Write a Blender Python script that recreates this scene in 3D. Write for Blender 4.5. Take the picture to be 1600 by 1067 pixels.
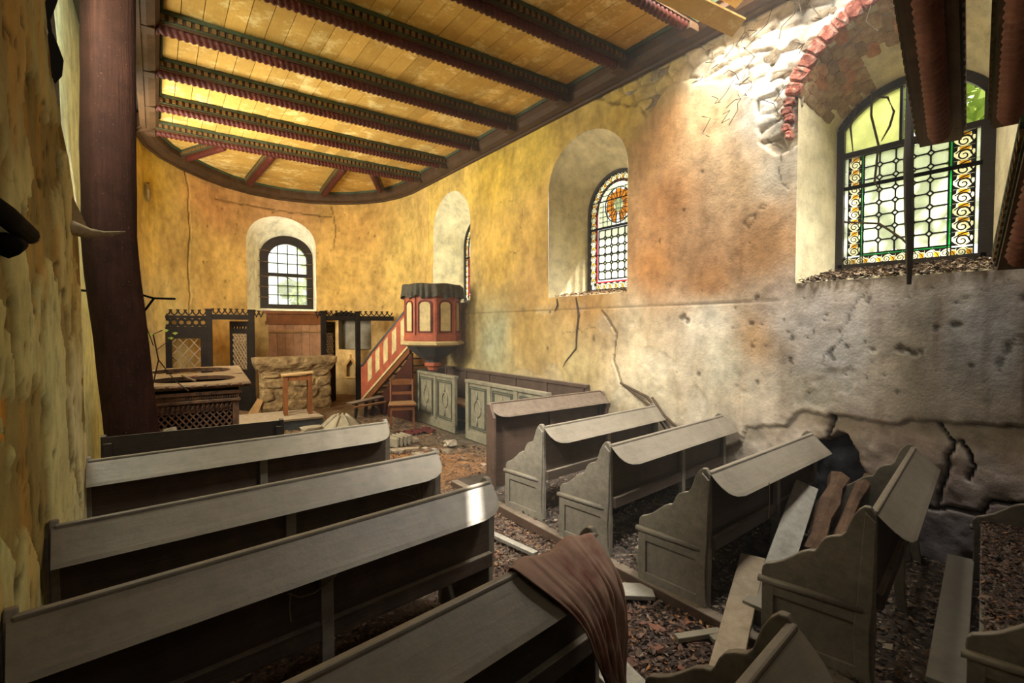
import bpy, bmesh, math, random
import numpy as np
from math import sin, cos, pi, sqrt, atan2, radians as R
from mathutils import Vector as V, Matrix, Quaternion

random.seed(7)
for o in list(bpy.data.objects): bpy.data.objects.remove(o)
SC = bpy.context.scene
COL = SC.collection

# ------------------------------------------------------------------ camera, world, sun, large lights
cam = bpy.data.objects.new('camera', bpy.data.cameras.new('camera')); COL.objects.link(cam)
cam.data.sensor_width = 36; cam.data.lens = 36*775/1600; cam.data.clip_start = 0.02
cam.location = (0, 0, 1.8)
cam.rotation_euler = (R(90-1.737), 0, -R(35.61))
SC.camera = cam
SC.view_settings.view_transform = 'Standard'; SC.view_settings.look = 'None'
SC.view_settings.gamma = 1; SC.view_settings.use_curve_mapping = False
SC.view_settings.exposure = 0.0
wd = bpy.data.worlds.new('world'); SC.world = wd; wd.use_nodes = True
bg = wd.node_tree.nodes['Background']; bg.inputs[0].default_value = (0.98, 1.0, 0.95, 1); bg.inputs[1].default_value = 1.4

def lamp(name, kind, loc, energy, color=(1,1,1), target=None, **kw):
    d = bpy.data.lights.new(name, kind); d.energy = energy; d.color = color
    for k, v in kw.items(): setattr(d, k, v)
    o = bpy.data.objects.new(name, d); COL.objects.link(o); o.location = loc
    if target is not None:
        o.rotation_euler = (V(target)-V(loc)).to_track_quat('-Z', 'Y').to_euler()
    return o
SUNDIR = V((2.5, -0.42, 4.15)).normalized()
lamp('sun', 'SUN', (8, 2, 14), 22, (1, 0.95, 0.86), target=V((8,2,14))-SUNDIR, angle=R(0.6))
lamp('skylight_roof_gap', 'AREA', (4.05, 2.45, 5.5), 150, (1, 0.97, 0.9), target=(4.75, 2.8, 4.3), shape='RECTANGLE', size=0.7, size_y=0.4)
lamp('daylight_left_window', 'AREA', (-0.55, 6.6, 3.3), 105, (1, 0.94, 0.78), target=(4, 5.8, 2.2), shape='RECTANGLE', size=1.0, size_y=2.0)
lamp('fill_left_choir', 'AREA', (-0.52, 8.4, 3.0), 440, (1, 0.95, 0.80), target=(3.0, 10.6, 3.9), shape='RECTANGLE', size=1.0, size_y=2.2)  # added fill lamp hidden in the left recess, brightens apse and choir ceiling
lamp('daylight_apse_window', 'AREA', (2.62, 14.2, 4.9), 220, (1, 0.97, 0.85), target=(2.3, 9.5, 1.0), shape='RECTANGLE', size=1.2, size_y=1.0)
lamp('daylight_choir_window', 'AREA', (6.0, 8.6, 4.75), 110, (1, 0.95, 0.8), target=(3, 8.6, 2.0), shape='RECTANGLE', size=1.1, size_y=1.0)
lamp('daylight_middle_window', 'AREA', (6.0, 4.9, 4.75), 45, (1, 0.97, 0.88), target=(3, 5.0, 2.0), shape='RECTANGLE', size=1.1, size_y=1.0)
lamp('daylight_large_window', 'AREA', (6.1, 1.5, 4.8), 50, (1, 0.98, 0.9), target=(3, 1.8, 1.8), shape='RECTANGLE', size=1.1, size_y=1.0)
lamp('fill_left_nave', 'AREA', (-0.28, 2.6, 4.3), 75, (1, 0.96, 0.88), target=(3.2, 4.3, 0.7), shape='RECTANGLE', size=0.8, size_y=0.8, spread=R(56))  # added fill lamp above the view, no window here; lights the right pew ends
lamp('skylight_collapsed_ceiling', 'AREA', (3.75, 0.9, 5.5), 85, (1, 0.98, 0.93), target=(3.3, 3.6, 0.5), shape='RECTANGLE', size=1.0, size_y=0.8, spread=R(80))
lamp('fill_bay', 'AREA', (-0.48, 4.4, 4.5), 95, (0.96, 1, 0.84), target=(-0.62, 6.0, 2.6), shape='RECTANGLE', size=0.2, size_y=0.3)  # small unseen lamp added to brighten the bay wall
lamp('fill_back', 'AREA', (0.6, -1.4, 4.0), 14, (1, 0.96, 0.88), target=(3.6, 4.0, 1.2), shape='RECTANGLE', size=2.0, size_y=1.4)  # weak fill lamp added behind the camera, the back wall has no opening

# ------------------------------------------------------------------ helpers
class MB:
    def __init__(s): s.v = []; s.f = []
    def add(s, vs, fs):
        b = len(s.v); s.v += [tuple(p) for p in vs]; s.f += [tuple(i+b for i in f) for f in fs]; return s
    def box(s, c, d, rot=None):
        x, y, z = d[0]/2, d[1]/2, d[2]/2
        vs = [V((i*x, j*y, k*z)) for i in (-1,1) for j in (-1,1) for k in (-1,1)]
        if rot is not None: vs = [rot @ p for p in vs]
        c = V(c)
        return s.add([p+c for p in vs], [(0,1,3,2),(4,6,7,5),(0,4,5,1),(2,3,7,6),(0,2,6,4),(1,5,7,3)])
    def span(s, a, b):
        return s.box([(a[i]+b[i])/2 for i in range(3)], [abs(b[i]-a[i]) for i in range(3)])
    def bar(s, p, q, w, h, up=(0,0,1)):
        p, q = V(p), V(q); d = (q-p); L = d.length; d.normalize(); up = V(up)
        sd = d.cross(up)
        if sd.length < 1e-4: sd = d.cross(V((1,0,0)))
        sd.normalize(); u = sd.cross(d)
        m = Matrix((d, sd, u)).transposed()
        return s.box((p+q)/2, (L, w, h), m)
    def prism(s, poly, fn, t):
        n = len(poly)
        vs = [fn(a, b, 0) for a, b in poly]+[fn(a, b, t) for a, b in poly]
        return s.add(vs, [tuple(range(n-1,-1,-1)), tuple(range(n, 2*n))]+[(i,(i+1)%n,n+(i+1)%n,n+i) for i in range(n)])
    def tube(s, pts, r, n=6, cap=True):
        pts = [V(p) for p in pts]; m = len(pts)
        rs = r if isinstance(r, (list, tuple)) else [r]*m
        vs = []; ref = V((0.13,0.31,0.94))
        for i, p in enumerate(pts):
            d = pts[min(i+1,m-1)]-pts[max(i-1,0)]
            if d.length < 1e-9: d = V((0,0,1))
            d.normalize(); a = d.cross(ref)
            if a.length < 1e-3: a = d.cross(V((1,0,0)))
            a.normalize(); b = d.cross(a)
            for k in range(n):
                t = 2*pi*k/n; vs.append(p+(a*cos(t)+b*sin(t))*rs[i])
        fs = [(i*n+k, i*n+(k+1)%n, (i+1)*n+(k+1)%n, (i+1)*n+k) for i in range(m-1) for k in range(n)]
        if cap: fs += [tuple(range(n-1,-1,-1)), tuple((m-1)*n+k for k in range(n))]
        return s.add(vs, fs)
    def lathe(s, prof, n=8, c=(0,0,0), ph=0, cap=True):
        vs = [(c[0]+r*cos(ph+2*pi*k/n), c[1]+r*sin(ph+2*pi*k/n), c[2]+z) for r, z in prof for k in range(n)]
        m = len(prof)
        fs = [(i*n+k, i*n+(k+1)%n, (i+1)*n+(k+1)%n, (i+1)*n+k) for i in range(m-1) for k in range(n)]
        if cap: fs += [tuple(range(n-1,-1,-1)), tuple((m-1)*n+k for k in range(n))]
        return s.add(vs, fs)
    def blob(s, c, d, rough=0.2, seed=0, rot=None, n=1):
        bm = bmesh.new(); bmesh.ops.create_icosphere(bm, subdivisions=n, radius=1)
        rr = random.Random(seed); vs = []
        for v in bm.verts:
            k = 1+rr.uniform(-rough, rough)
            p = V((max(-.75,min(.75,v.co.x))*d[0]*k, max(-.75,min(.75,v.co.y))*d[1]*k, max(-.75,min(.75,v.co.z))*d[2]*k))
            if rot is not None: p = rot @ p
            vs.append(p+V(c))
        fs = [tuple(v.index for v in f.verts) for f in bm.faces]; bm.free()
        return s.add(vs, fs)
    def mesh(s, name, mat=None, smooth=False):
        me = bpy.data.meshes.new(name); me.from_pydata(s.v, [], s.f); me.update()
        bm = bmesh.new(); bm.from_mesh(me); bmesh.ops.recalc_face_normals(bm, faces=bm.faces); bm.to_mesh(me); bm.free()
        if mat: me.materials.append(mat)
        if smooth: me.shade_smooth()
        return me
    def obj(s, name, mat=None, parent=None, smooth=False, bevel=0, **props):
        o = bpy.data.objects.new(name, s.mesh(name, mat, smooth)); COL.objects.link(o)
        if parent is not None: o.parent = parent
        if bevel:
            b = o.modifiers.new('bevel', 'BEVEL'); b.width = bevel; b.segments = 2; b.limit_method = 'ANGLE'
        for k, v in props.items(): o[k] = v
        return o

def tag(o, label, cat, group=None, kind=None):
    o['label'] = label; o['category'] = cat
    if group: o['group'] = group
    if kind: o['kind'] = kind
    return o
def thing(name, label, cat, loc=(0,0,0), rz=0, group=None):
    o = bpy.data.objects.new(name, None); COL.objects.link(o); o.location = loc; o.rotation_euler = (0,0,rz)
    o.empty_display_size = 0.1
    return tag(o, label, cat, group)
def struct(o): o['kind'] = 'structure'; return o
def copy(o, parent=None, loc=None):
    c = o.copy(); COL.objects.link(c)
    if parent is not None: c.parent = parent
    if loc is not None: c.location = loc
    return c

_rng = np.random.RandomState(11); _LAT = _rng.rand(256, 256)
def vn(x, y, s=0):
    x = np.asarray(x, float)+37.7*s; y = np.asarray(y, float)+91.3*s
    xi = np.floor(x).astype(int); yi = np.floor(y).astype(int); fx = x-xi; fy = y-yi
    fx = fx*fx*(3-2*fx); fy = fy*fy*(3-2*fy)
    a = _LAT[xi%256, yi%256]; b = _LAT[(xi+1)%256, yi%256]; c = _LAT[xi%256, (yi+1)%256]; d = _LAT[(xi+1)%256, (yi+1)%256]
    return (a*(1-fx)+b*fx)*(1-fy)+(c*(1-fx)+d*fx)*fy
def fbm(x, y, o=4, s=0):
    t = 0; a = .5
    for i in range(o): t = t+a*(vn(x*2**i, y*2**i, s+i*3)-.5)*2; a *= .5
    return t
def sm(a, b, x): t = np.clip((x-a)/(b-a), 0, 1); return t*t*(3-2*t)
def worley(x, y, s=0):
    xi = np.floor(x).astype(int); yi = np.floor(y).astype(int); d1 = np.full(x.shape, 9.); d2 = d1.copy(); idv = np.zeros(x.shape)
    for i in (-1,0,1):
        for j in (-1,0,1):
            cx = xi+i; cy = yi+j
            px = cx+.15+.7*_LAT[(cx+s)%256, cy%256]; py = cy+.15+.7*_LAT[cy%256, (cx+s+77)%256]
            d = np.hypot(x-px, y-py); nw = d < d1
            d2 = np.where(nw, d1, np.minimum(d2, d)); d1 = np.where(nw, d, d1)
            idv = np.where(nw, _LAT[(cx+13)%256, (cy+s)%256], idv)
    return d1, d2, idv
def lin(c): return np.where(np.asarray(c) <= .04045, np.asarray(c)/12.92, ((np.asarray(c)+.055)/1.055)**2.4)
def L255(r, g, b): return tuple(lin(np.array([r,g,b])/255.))+(1,)
def idw(u, v, pts, p=3.2):
    W = 0; C = 0
    for a, b, c in pts:
        w = 1/((u-a)**2+(v-b)**2+.03)**(p/2); W = W+w; C = C+w[...,None]*lin(np.array(c)/255.)
    return C/W[...,None]
def segdist(x, y, pl):
    d = np.full(x.shape, 9.)
    for (a,b),(c,e) in zip(pl, pl[1:]):
        dx, dy = c-a, e-b; t = np.clip(((x-a)*dx+(y-b)*dy)/(dx*dx+dy*dy+1e-12), 0, 1)
        d = np.minimum(d, np.hypot(x-a-t*dx, y-b-t*dy))
    return d
def inpoly(x, y, poly):
    r = np.zeros(x.shape, bool); n = len(poly)
    for i in range(n):
        x1,y1 = poly[i]; x2,y2 = poly[(i+1)%n]
        if y1 == y2: continue
        c = ((y1 > y) != (y2 > y)) & (x < (x2-x1)*(y-y1)/(y2-y1)+x1); r ^= c
    return r
def nearest_on(x, y, poly):
    best = 9.; bp = (x,y); n = len(poly)
    for i in range(n):
        a,b = poly[i]; c,e = poly[(i+1)%n]; dx,dy = c-a,e-b
        t = max(0,min(1,((x-a)*dx+(y-b)*dy)/(dx*dx+dy*dy+1e-12))); px,py = a+t*dx,b+t*dy
        d = math.hypot(x-px,y-py)
        if d < best: best = d; bp = (px,py)
    return bp
def wall(name, pos, ur, vr, step, holes, field, mat, parent=None):
    """pos(U,V,H)->xyz arrays; field(U,V)->H, RGB linear"""
    nu = int(round((ur[1]-ur[0])/step))+1; nv = int(round((vr[1]-vr[0])/step))+1
    U, W = np.meshgrid(np.linspace(*ur, nu), np.linspace(*vr, nv), indexing='ij')
    ins = np.zeros(U.shape, bool)
    for h in holes: ins |= inpoly(U, W, h)
    cen = np.zeros((nu-1, nv-1), bool); uc = (U[:-1,:-1]+U[1:,1:])/2; vc = (W[:-1,:-1]+W[1:,1:])/2
    for h in holes: cen |= inpoly(uc, vc, h)
    keep = ~cen
    used = np.zeros(U.shape, bool)
    for a in (0,1):
        for b in (0,1): used[a:nu-1+a, b:nv-1+b] |= keep
    touch = np.zeros(U.shape, bool)
    for a in (0,1):
        for b in (0,1): touch[a:nu-1+a, b:nv-1+b] |= cen
    bd = used & touch
    for i, j in zip(*np.nonzero(bd)):
        bb = None
        for h in holes:
            p = nearest_on(U[i,j], W[i,j], h); d = math.hypot(p[0]-U[i,j], p[1]-W[i,j])
            if bb is None or d < bb[0]: bb = (d, p)
        if bb[0] < step*1.6: U[i,j], W[i,j] = bb[1]
    H, C = field(U, W)
    X, Y, Z = pos(U, W, H)
    idx = -np.ones(U.shape, int); idx[used] = np.arange(used.sum())
    P = np.stack([X,Y,Z], -1)[used]
    I = np.argwhere(keep)
    F = np.stack([idx[I[:,0],I[:,1]], idx[I[:,0]+1,I[:,1]], idx[I[:,0]+1,I[:,1]+1], idx[I[:,0],I[:,1]+1]], -1)
    me = bpy.data.meshes.new(name)
    me.vertices.add(len(P)); me.vertices.foreach_set('co', P.ravel())
    me.loops.add(F.size); me.loops.foreach_set('vertex_index', F.ravel())
    me.polygons.add(len(F)); me.polygons.foreach_set('loop_start', np.arange(0, F.size, 4)); me.polygons.foreach_set('loop_total', np.full(len(F), 4))
    me.update(calc_edges=True); me.validate()
    at = me.color_attributes.new('tint', 'FLOAT_COLOR', 'POINT')
    at.data.foreach_set('color', np.concatenate([C[used], np.ones((len(P),1))], 1).ravel())
    me.shade_smooth(); me.materials.append(mat)
    o = bpy.data.objects.new(name, me); COL.objects.link(o)
    if parent: o.parent = parent
    return struct(o)
def loft(A, B, k=6):
    """quads between two closed/open point rows"""
    m = MB(); n = len(A); rows = []
    for i in range(k+1):
        t = i/k; rows.append([V(a)*(1-t)+V(b)*t for a, b in zip(A, B)])
    vs = [p for r in rows for p in r]
    return m.add(vs, [(i*n+j, i*n+j+1, (i+1)*n+j+1, (i+1)*n+j) for i in range(k) for j in range(n-1)])

# ------------------------------------------------------------------ materials
class N:
    def __init__(s, name):
        s.m = bpy.data.materials.new(name); s.m.use_nodes = True; s.t = s.m.node_tree; s.b = s.t.nodes['Principled BSDF']
        s.b.inputs['Roughness'].default_value = .8; s.b.inputs['Specular IOR Level'].default_value = .25
    def n(s, ty, **kw):
        x = s.t.nodes.new(ty)
        for k, v in kw.items():
            if k in x.inputs: s.put(x.inputs[k], v)
            else: setattr(x, k, v)
        return x
    def put(s, inp, v):
        if isinstance(v, bpy.types.NodeSocket): s.t.links.new(v, inp)
        else: inp.default_value = v
    def pos(s): return s.n('ShaderNodeNewGeometry').outputs['Position']
    def obj(s): return s.n('ShaderNodeTexCoord').outputs['Object']
    def mapv(s, v, scale): return s.n('ShaderNodeMapping', Vector=v, Scale=scale).outputs[0]
    def noise(s, v, sc, de=4, ro=.6, dist=0): return s.n('ShaderNodeTexNoise', Vector=v, Scale=sc, Detail=de, Roughness=ro, Distortion=dist).outputs[0]
    def ramp(s, f, *st):
        r = s.n('ShaderNodeValToRGB', Fac=f); e = r.color_ramp.elements
        while len(e) < len(st): e.new(.5)
        for x, (p, c) in zip(e, st): x.position = p; x.color = c if len(c) == 4 else tuple(c)+(1,)
        return r.outputs[0]
    def mix(s, f, a, b, mode='MIX'):
        x = s.n('ShaderNodeMix', data_type='RGBA', blend_type=mode)
        s.put(x.inputs[0], f); s.put(x.inputs[6], a); s.put(x.inputs[7], b); return x.outputs[2]
    def math(s, op, a, b=0.):
        x = s.n('ShaderNodeMath', operation=op); s.put(x.inputs[0], a); s.put(x.inputs[1], b); return x.outputs[0]
    def up(s):
        g = s.n('ShaderNodeSeparateXYZ', Vector=s.n('ShaderNodeNewGeometry').outputs['Normal']); return g.outputs[2]
    def bump(s, h, st=.3, d=.01):
        x = s.n('ShaderNodeBump', Height=h, Strength=st, Distance=d); s.put(s.b.inputs['Normal'], x.outputs[0]); return s
    def col(s, c): s.put(s.b.inputs['Base Color'], c); return s
    def rough(s, r): s.put(s.b.inputs['Roughness'], r); return s
    def rnd(s): return s.n('ShaderNodeObjectInfo').outputs['Random']
BW = lambda g: (g,g,g,1)

def plaster(name):
    k = N(name); p = k.pos()
    at = k.n('ShaderNodeAttribute', attribute_name='tint').outputs['Color']
    n1 = k.noise(p, 5, 6, .65); n2 = k.noise(p, 38, 5, .7); st = k.noise(k.mapv(p, (1.8,1.8,.7)), 1.9, 6, .7)
    c = k.mix(1., at, k.ramp(n1, (.25, BW(.62)), (.5, BW(1.)), (.75, BW(1.25))), 'MULTIPLY')
    c = k.mix(.5, c, k.mix(1., c, k.ramp(st, (.3, (.60,.52,.42,1)), (.52, BW(1.02)), (.7, BW(1.2))), 'MULTIPLY'))
    spots = k.ramp(n2, (.30, BW(.25)), (.37, BW(1)))
    c = k.mix(.6, c, k.mix(1., c, spots, 'MULTIPLY'))
    k.col(c).rough(.92)
    k.bump(k.math('ADD', k.math('MULTIPLY', n1, .6), k.math('MULTIPLY', n2, .5)), .55, .02)
    return k.m
M = {}
M['plaster'] = plaster('lime_plaster')

def wood(name, dark, mid, dusty=None, grain=(1,22,22), scale=3, dust=(.3,.95), rough=.6, rv=.0, bump=.25, spec=.3):
    k = N(name); p = k.obj()
    g = k.noise(k.mapv(p, grain), scale, 5, .6, .4); w = k.noise(p, 2.3, 4)
    c = k.mix(g, dark, mid)
    c = k.mix(k.ramp(w, (.35, BW(0)), (.75, BW(.5))), c, tuple(x*.55 for x in dark[:3])+(1,))
    c = k.mix(1., c, k.ramp(k.noise(p, 5, 6, .72), (.28, BW(.62)), (.5, BW(1)), (.74, BW(1.28))), 'MULTIPLY')
    if rv: c = k.mix(1., c, k.ramp(k.rnd(), (0, BW(1-rv)), (1, BW(1+rv))), 'MULTIPLY')
    if dusty:
        nz = k.noise(p, 14, 5, .7)
        f = k.math('MULTIPLY', k.n('ShaderNodeMapRange', Value=k.up(), **{'From Min': dust[0], 'From Max': dust[1]}).outputs[0], k.ramp(nz, (.25, BW(.25)), (.7, BW(.95))))
        c = k.mix(f, c, dusty)
        sp = k.ramp(k.noise(p, 60, 3, .6), (.66, BW(0)), (.74, BW(.45)))
        c = k.mix(sp, c, dusty)
    k.col(c).rough(rough); k.b.inputs['Specular IOR Level'].default_value = spec
    return k.bump(k.math('ADD', g, k.math('MULTIPLY', k.noise(p, 45, 3), .5)), bump, .006).m
DUST = L255(142,129,110)
M['pew'] = wood('pew_grey_paint', L255(100,93,80), L255(150,141,124), DUST, grain=(1.2,9,9), rough=.5, spec=.4, bump=.4)
M['pew_dark'] = wood('pew_bare_back', L255(58,47,39), L255(98,84,70), DUST, rough=.55)
M['pew_brown'] = wood('pew_brown_oak', L255(62,47,38), L255(102,80,64), L255(140,126,108), rough=.55)
M['oak'] = wood('dark_oak', L255(34,28,24), L255(62,52,44), L255(120,108,90), rough=.5)
M['beamwood'] = wood('ceiling_beam_wood', L255(52,34,20), L255(98,70,40), None, rough=.7)
M['beamgreen'] = wood('beam_green_paint', L255(50,60,42), L255(84,92,62), None, rough=.7)
M['rope'] = wood('red_rope_paint', L255(54,20,13), L255(98,38,24), L255(112,66,46), rough=.6, dust=(.2,1.))
M['rope_dusty_lit'] = wood('rope_dusty_lit_paint', L255(112,66,52), L255(166,116,96), L255(170,140,122), rough=.8, dust=(-.3,1.))  # lighter copy of the rope paint: dust plus light from below in the colour
M['beam_dusty_lit'] = wood('beam_dusty_lit_wood', L255(84,66,50), L255(132,108,84), L255(140,120,100), rough=.8, dust=(-.3,1.))  # lighter beam wood: real dust, with the light on it put into the colour
M['dentil'] = wood('dentil_ochre', L255(92,68,36), L255(138,106,58), None, rough=.75)
M['column'] = wood('column_red_brown', L255(30,17,14), L255(66,39,30), L255(140,110,84), grain=(14,14,.8), scale=3, rough=.85, bump=.9, spec=.1)
M['plank_grey'] = wood('weathered_board', L255(96,90,80), L255(150,142,128), L255(176,168,152), rough=.8)
M['plank_brown'] = wood('brown_board', L255(92,74,54), L255(148,124,94), L255(170,152,126), rough=.8, grain=(22,2,22))
M['rotten'] = wood('rotten_timber', L255(66,50,38), L255(158,122,92), None, grain=(1,9,9), rough=.9, bump=1.)
M['lightwood'] = wood('pale_wood', L255(124,90,50), L255(178,136,84), L255(186,160,116), grain=(16,16,1), rough=.6)
M['redwood'] = wood('reredos_wood', L255(136,94,64), L255(190,142,104), None, grain=(20,20,1), rough=.7, rv=.12)
M['chairwood'] = wood('chair_wood', L255(86,48,24), L255(142,88,48), L255(178,140,98), grain=(14,14,1), rough=.45)
M['red'] = wood('pulpit_red', L255(140,66,44), L255(186,102,70), None, grain=(6,6,3), rough=.6)
M['cream'] = wood('pulpit_cream', L255(186,160,108), L255(222,200,148), None, grain=(6,6,3), rough=.65)
M['stallgreen'] = wood('stall_grey_green', L255(112,106,86), L255(160,153,128), DUST, grain=(4,4,2), rough=.6)
M['stalldark'] = wood('stall_groove', L255(62,64,54), L255(96,98,82), None, rough=.6)
M['slate'] = wood('dark_slate_paint', L255(44,44,44), L255(78,78,76), L255(130,124,110), rough=.5)
M['lattice_black'] = wood('screen_black_paint', L255(20,16,12), L255(42,34,27), L255(84,72,56), rough=.8, spec=.1)
M['dark_red'] = wood('dark_red_board', L255(46,22,15), L255(80,40,28), None, rough=.8, spec=.1)
M['plank_dirty'] = wood('dirty_floor_board', L255(58,49,42), L255(98,86,74), None, rough=.9)
k = N('black_iron'); k.b.inputs['Specular IOR Level'].default_value = .06; M['black'] = k.col(L255(20,17,15)).rough(.9).m
M['lead'] = N('lead_came').col(L255(30,28,26)).rough(.7).m

k = N('ceiling_board_paint'); p = k.pos()
n = k.noise(p, 6, 6, .7); g = k.noise(k.mapv(p, (24,1.2,24)), 3, 4)
c = k.mix(n, L255(186,140,58), L255(236,196,106)); c = k.mix(k.math('MULTIPLY', g, .45), c, L255(150,104,42))
c = k.mix(k.ramp(k.noise(p, 3.1, 6, .75), (.52, BW(0)), (.62, BW(.75))), c, L255(240,216,146))
c = k.mix(1., c, k.ramp(k.rnd(), (0, BW(.82)), (1, BW(1.12))), 'MULTIPLY')
M['ceil'] = k.col(c).rough(.75).bump(g, .2, .005).m

k = N('iron_rust'); p = k.pos(); n = k.noise(p, 14, 6, .7)
c = k.ramp(n, (.3, L255(66,50,43)), (.5, L255(112,84,68)), (.66, L255(146,98,62)))
c = k.mix(k.math('MULTIPLY', k.n('ShaderNodeMapRange', Value=k.up(), **{'From Min': .3, 'From Max': .9}).outputs[0], .5), c, L255(170,146,112))
k.b.inputs['Metallic'].default_value = .1
M['iron'] = k.col(c).rough(.65).bump(n, .6, .01).m

k = N('old_brick'); p = k.pos(); n = k.noise(p, 20, 6, .7)
c = k.ramp(n, (.3, L255(120,56,42)), (.5, L255(168,96,76)), (.68, L255(196,158,138)))
M['brick'] = k.col(k.mix(1., c, k.ramp(k.rnd(), (0, BW(.7)), (1, BW(1.25))), 'MULTIPLY')).rough(.95).bump(n, .9, .02).m
k = N('soffit_brick'); p = k.pos(); n = k.noise(p, 16, 6, .7)
c = k.ramp(n, (.3, L255(122,88,58)), (.5, L255(166,132,92)), (.7, L255(188,164,124)))
M['brick_dusty'] = k.col(k.mix(1., c, k.ramp(k.rnd(), (0, BW(.72)), (.8, BW(1.1)), (1, (1.2,.75,.6,1))), 'MULTIPLY')).rough(.95).bump(n, .9, .02).m
k = N('rubble_stone'); p = k.pos(); n = k.noise(p, 12, 7, .75)
c = k.ramp(n, (.3, L255(104,92,78)), (.5, L255(168,154,132)), (.7, L255(204,192,170)))
M['stone'] = k.col(k.mix(1., c, k.ramp(k.rnd(), (0, (.45,.40,.34,1)), (.35, (.85,.76,.66,1)), (1, BW(1.1))), 'MULTIPLY')).rough(.95).bump(n, 1., .03).m
k = N('dark_rubble'); p = k.pos(); n = k.noise(p, 12, 6, .7)
M['dark_rubble'] = k.col(k.mix(n, L255(52,47,46), L255(140,126,118))).rough(.95).bump(n, 1., .02).m
k = N('altar_sandstone'); p = k.pos(); n = k.noise(p, 7, 7, .7)
c = k.ramp(n, (.28, L255(64,48,32)), (.45, L255(116,92,60)), (.62, L255(148,122,82)), (.75, L255(172,148,108)))
M['sandstone'] = k.col(c).rough(.95).bump(n, .9, .03).m
k = N('carved_limestone'); p = k.pos(); n = k.noise(p, 12, 5)
M['limestone'] = k.col(k.mix(n, L255(118,106,86), L255(172,160,134))).rough(.9).bump(n, .4, .01).m
k = N('tile_clay'); p = k.pos(); n = k.noise(p, 18, 5)
c = k.mix(n, L255(88,62,52), L255(146,106,88))
M['tile'] = k.col(k.mix(1., c, k.ramp(k.rnd(), (0, (.5,.55,.6,1)), (.5, BW(.85)), (1, (1.15,1.0,.9,1))), 'MULTIPLY')).rough(.9).bump(n, .5, .01).m
k = N('floor_dirt'); p = k.pos(); n = k.noise(p, 4, 8, .72); n2 = k.noise(p, 30, 5, .7)
at = k.n('ShaderNodeAttribute', attribute_name='tint').outputs['Color']
c = k.mix(1., at, k.ramp(n, (.28, BW(.5)), (.5, BW(1)), (.72, BW(1.5))), 'MULTIPLY')
c = k.mix(1., c, k.ramp(n2, (.3, BW(.6)), (.6, BW(1.2))), 'MULTIPLY')
M['dirt'] = k.col(c).rough(.95).bump(k.math('ADD', n, n2), .9, .03).m
k = N('dead_leaves'); at = k.n('ShaderNodeAttribute', attribute_name='tint').outputs['Color']
M['leaves'] = k.col(at).rough(.8).m
k = N('pink_cloth'); p = k.pos(); n = k.noise(p, 9, 5); w = k.noise(p, 160, 2)
c = k.mix(n, L255(118,86,72), L255(178,146,124)); c = k.mix(k.ramp(k.noise(p,7,5), (.5,BW(0)), (.66,BW(.6))), c, L255(112,60,52))
M['cloth'] = k.col(c).rough(.95).bump(w, .35, .002).m
M['rag'] = N('red_rag').col(L255(84,34,28)).rough(.95).m
k = N('black_drape'); p = k.pos()
M['drape'] = k.col(k.mix(k.noise(p, 12, 5), L255(34,32,28), L255(92,84,66))).rough(.8).m
k = N('cobweb_dust'); M['web'] = k.col(k.mix(k.noise(k.pos(), 40, 4), L255(96,80,60), L255(164,146,116))).rough(1).m
k = N('sage_twig'); M['twig'] = k.col(k.mix(k.noise(k.pos(), 30, 3), L255(46,36,28), L255(96,78,58))).rough(.9).m
k = N('foliage'); c = k.mix(k.noise(k.pos(), 3, 3), L255(120,150,60), L255(200,218,120)); k.col(c)
tr = k.n('ShaderNodeBsdfTranslucent', Color=c); mx = k.n('ShaderNodeMixShader', Fac=.55)
k.t.links.new(k.b.outputs[0], mx.inputs[1]); k.t.links.new(tr.outputs[0], mx.inputs[2])
k.t.links.new(mx.outputs[0], k.t.nodes['Material Output'].inputs[0]); M['foliage'] = k.m
M['grass'] = N('grass_ground').col(L255(140,138,108)).m

def glass(name, c, clear=.5, dirt=.35, gloss=.04):
    c = tuple(sqrt(x) for x in c[:3])+(1,)     # light crosses two faces of each pane
    k = N(name); p = k.pos(); d = k.ramp(k.noise(p, 9, 5, .7), (.35, BW(sqrt(1-dirt))), (.65, BW(1)))
    cc = k.mix(1., c, d, 'MULTIPLY')
    t1 = k.n('ShaderNodeBsdfTransparent', Color=cc); t2 = k.n('ShaderNodeBsdfTranslucent', Color=cc)
    mx = k.n('ShaderNodeMixShader', Fac=1-clear); k.t.links.new(t1.outputs[0], mx.inputs[1]); k.t.links.new(t2.outputs[0], mx.inputs[2])
    g = k.n('ShaderNodeBsdfGlossy', Roughness=.15); m2 = k.n('ShaderNodeMixShader', Fac=gloss)
    k.t.links.new(mx.outputs[0], m2.inputs[1]); k.t.links.new(g.outputs[0], m2.inputs[2])
    k.t.links.new(m2.outputs[0], k.t.nodes['Material Output'].inputs[0]); return k.m
M['g_pale'] = glass('glass_pale_green', L255(206,214,184), .28)
M['g_white'] = glass('glass_milky', L255(226,230,210), .4, .25)
M['g_yellow'] = glass('glass_pale_yellow', L255(206,208,132), .35, .35)
M['g_amber'] = glass('glass_amber', L255(216,128,18), .4, .3)
M['g_gold'] = glass('glass_gold', L255(240,176,40), .5, .1)
M['g_green'] = glass('glass_green', L255(30,150,60), .5, .2)
M['g_red'] = glass('glass_red', L255(178,26,40), .5, .2)
M['g_brown'] = glass('glass_brown_ground', L255(128,98,56), .3, .45)
M['g_clear'] = glass('glass_clear', L255(246,250,240), .85, .1)
M['g_cream'] = glass('glass_cream_scroll', L255(226,216,176), .35, .15)


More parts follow.
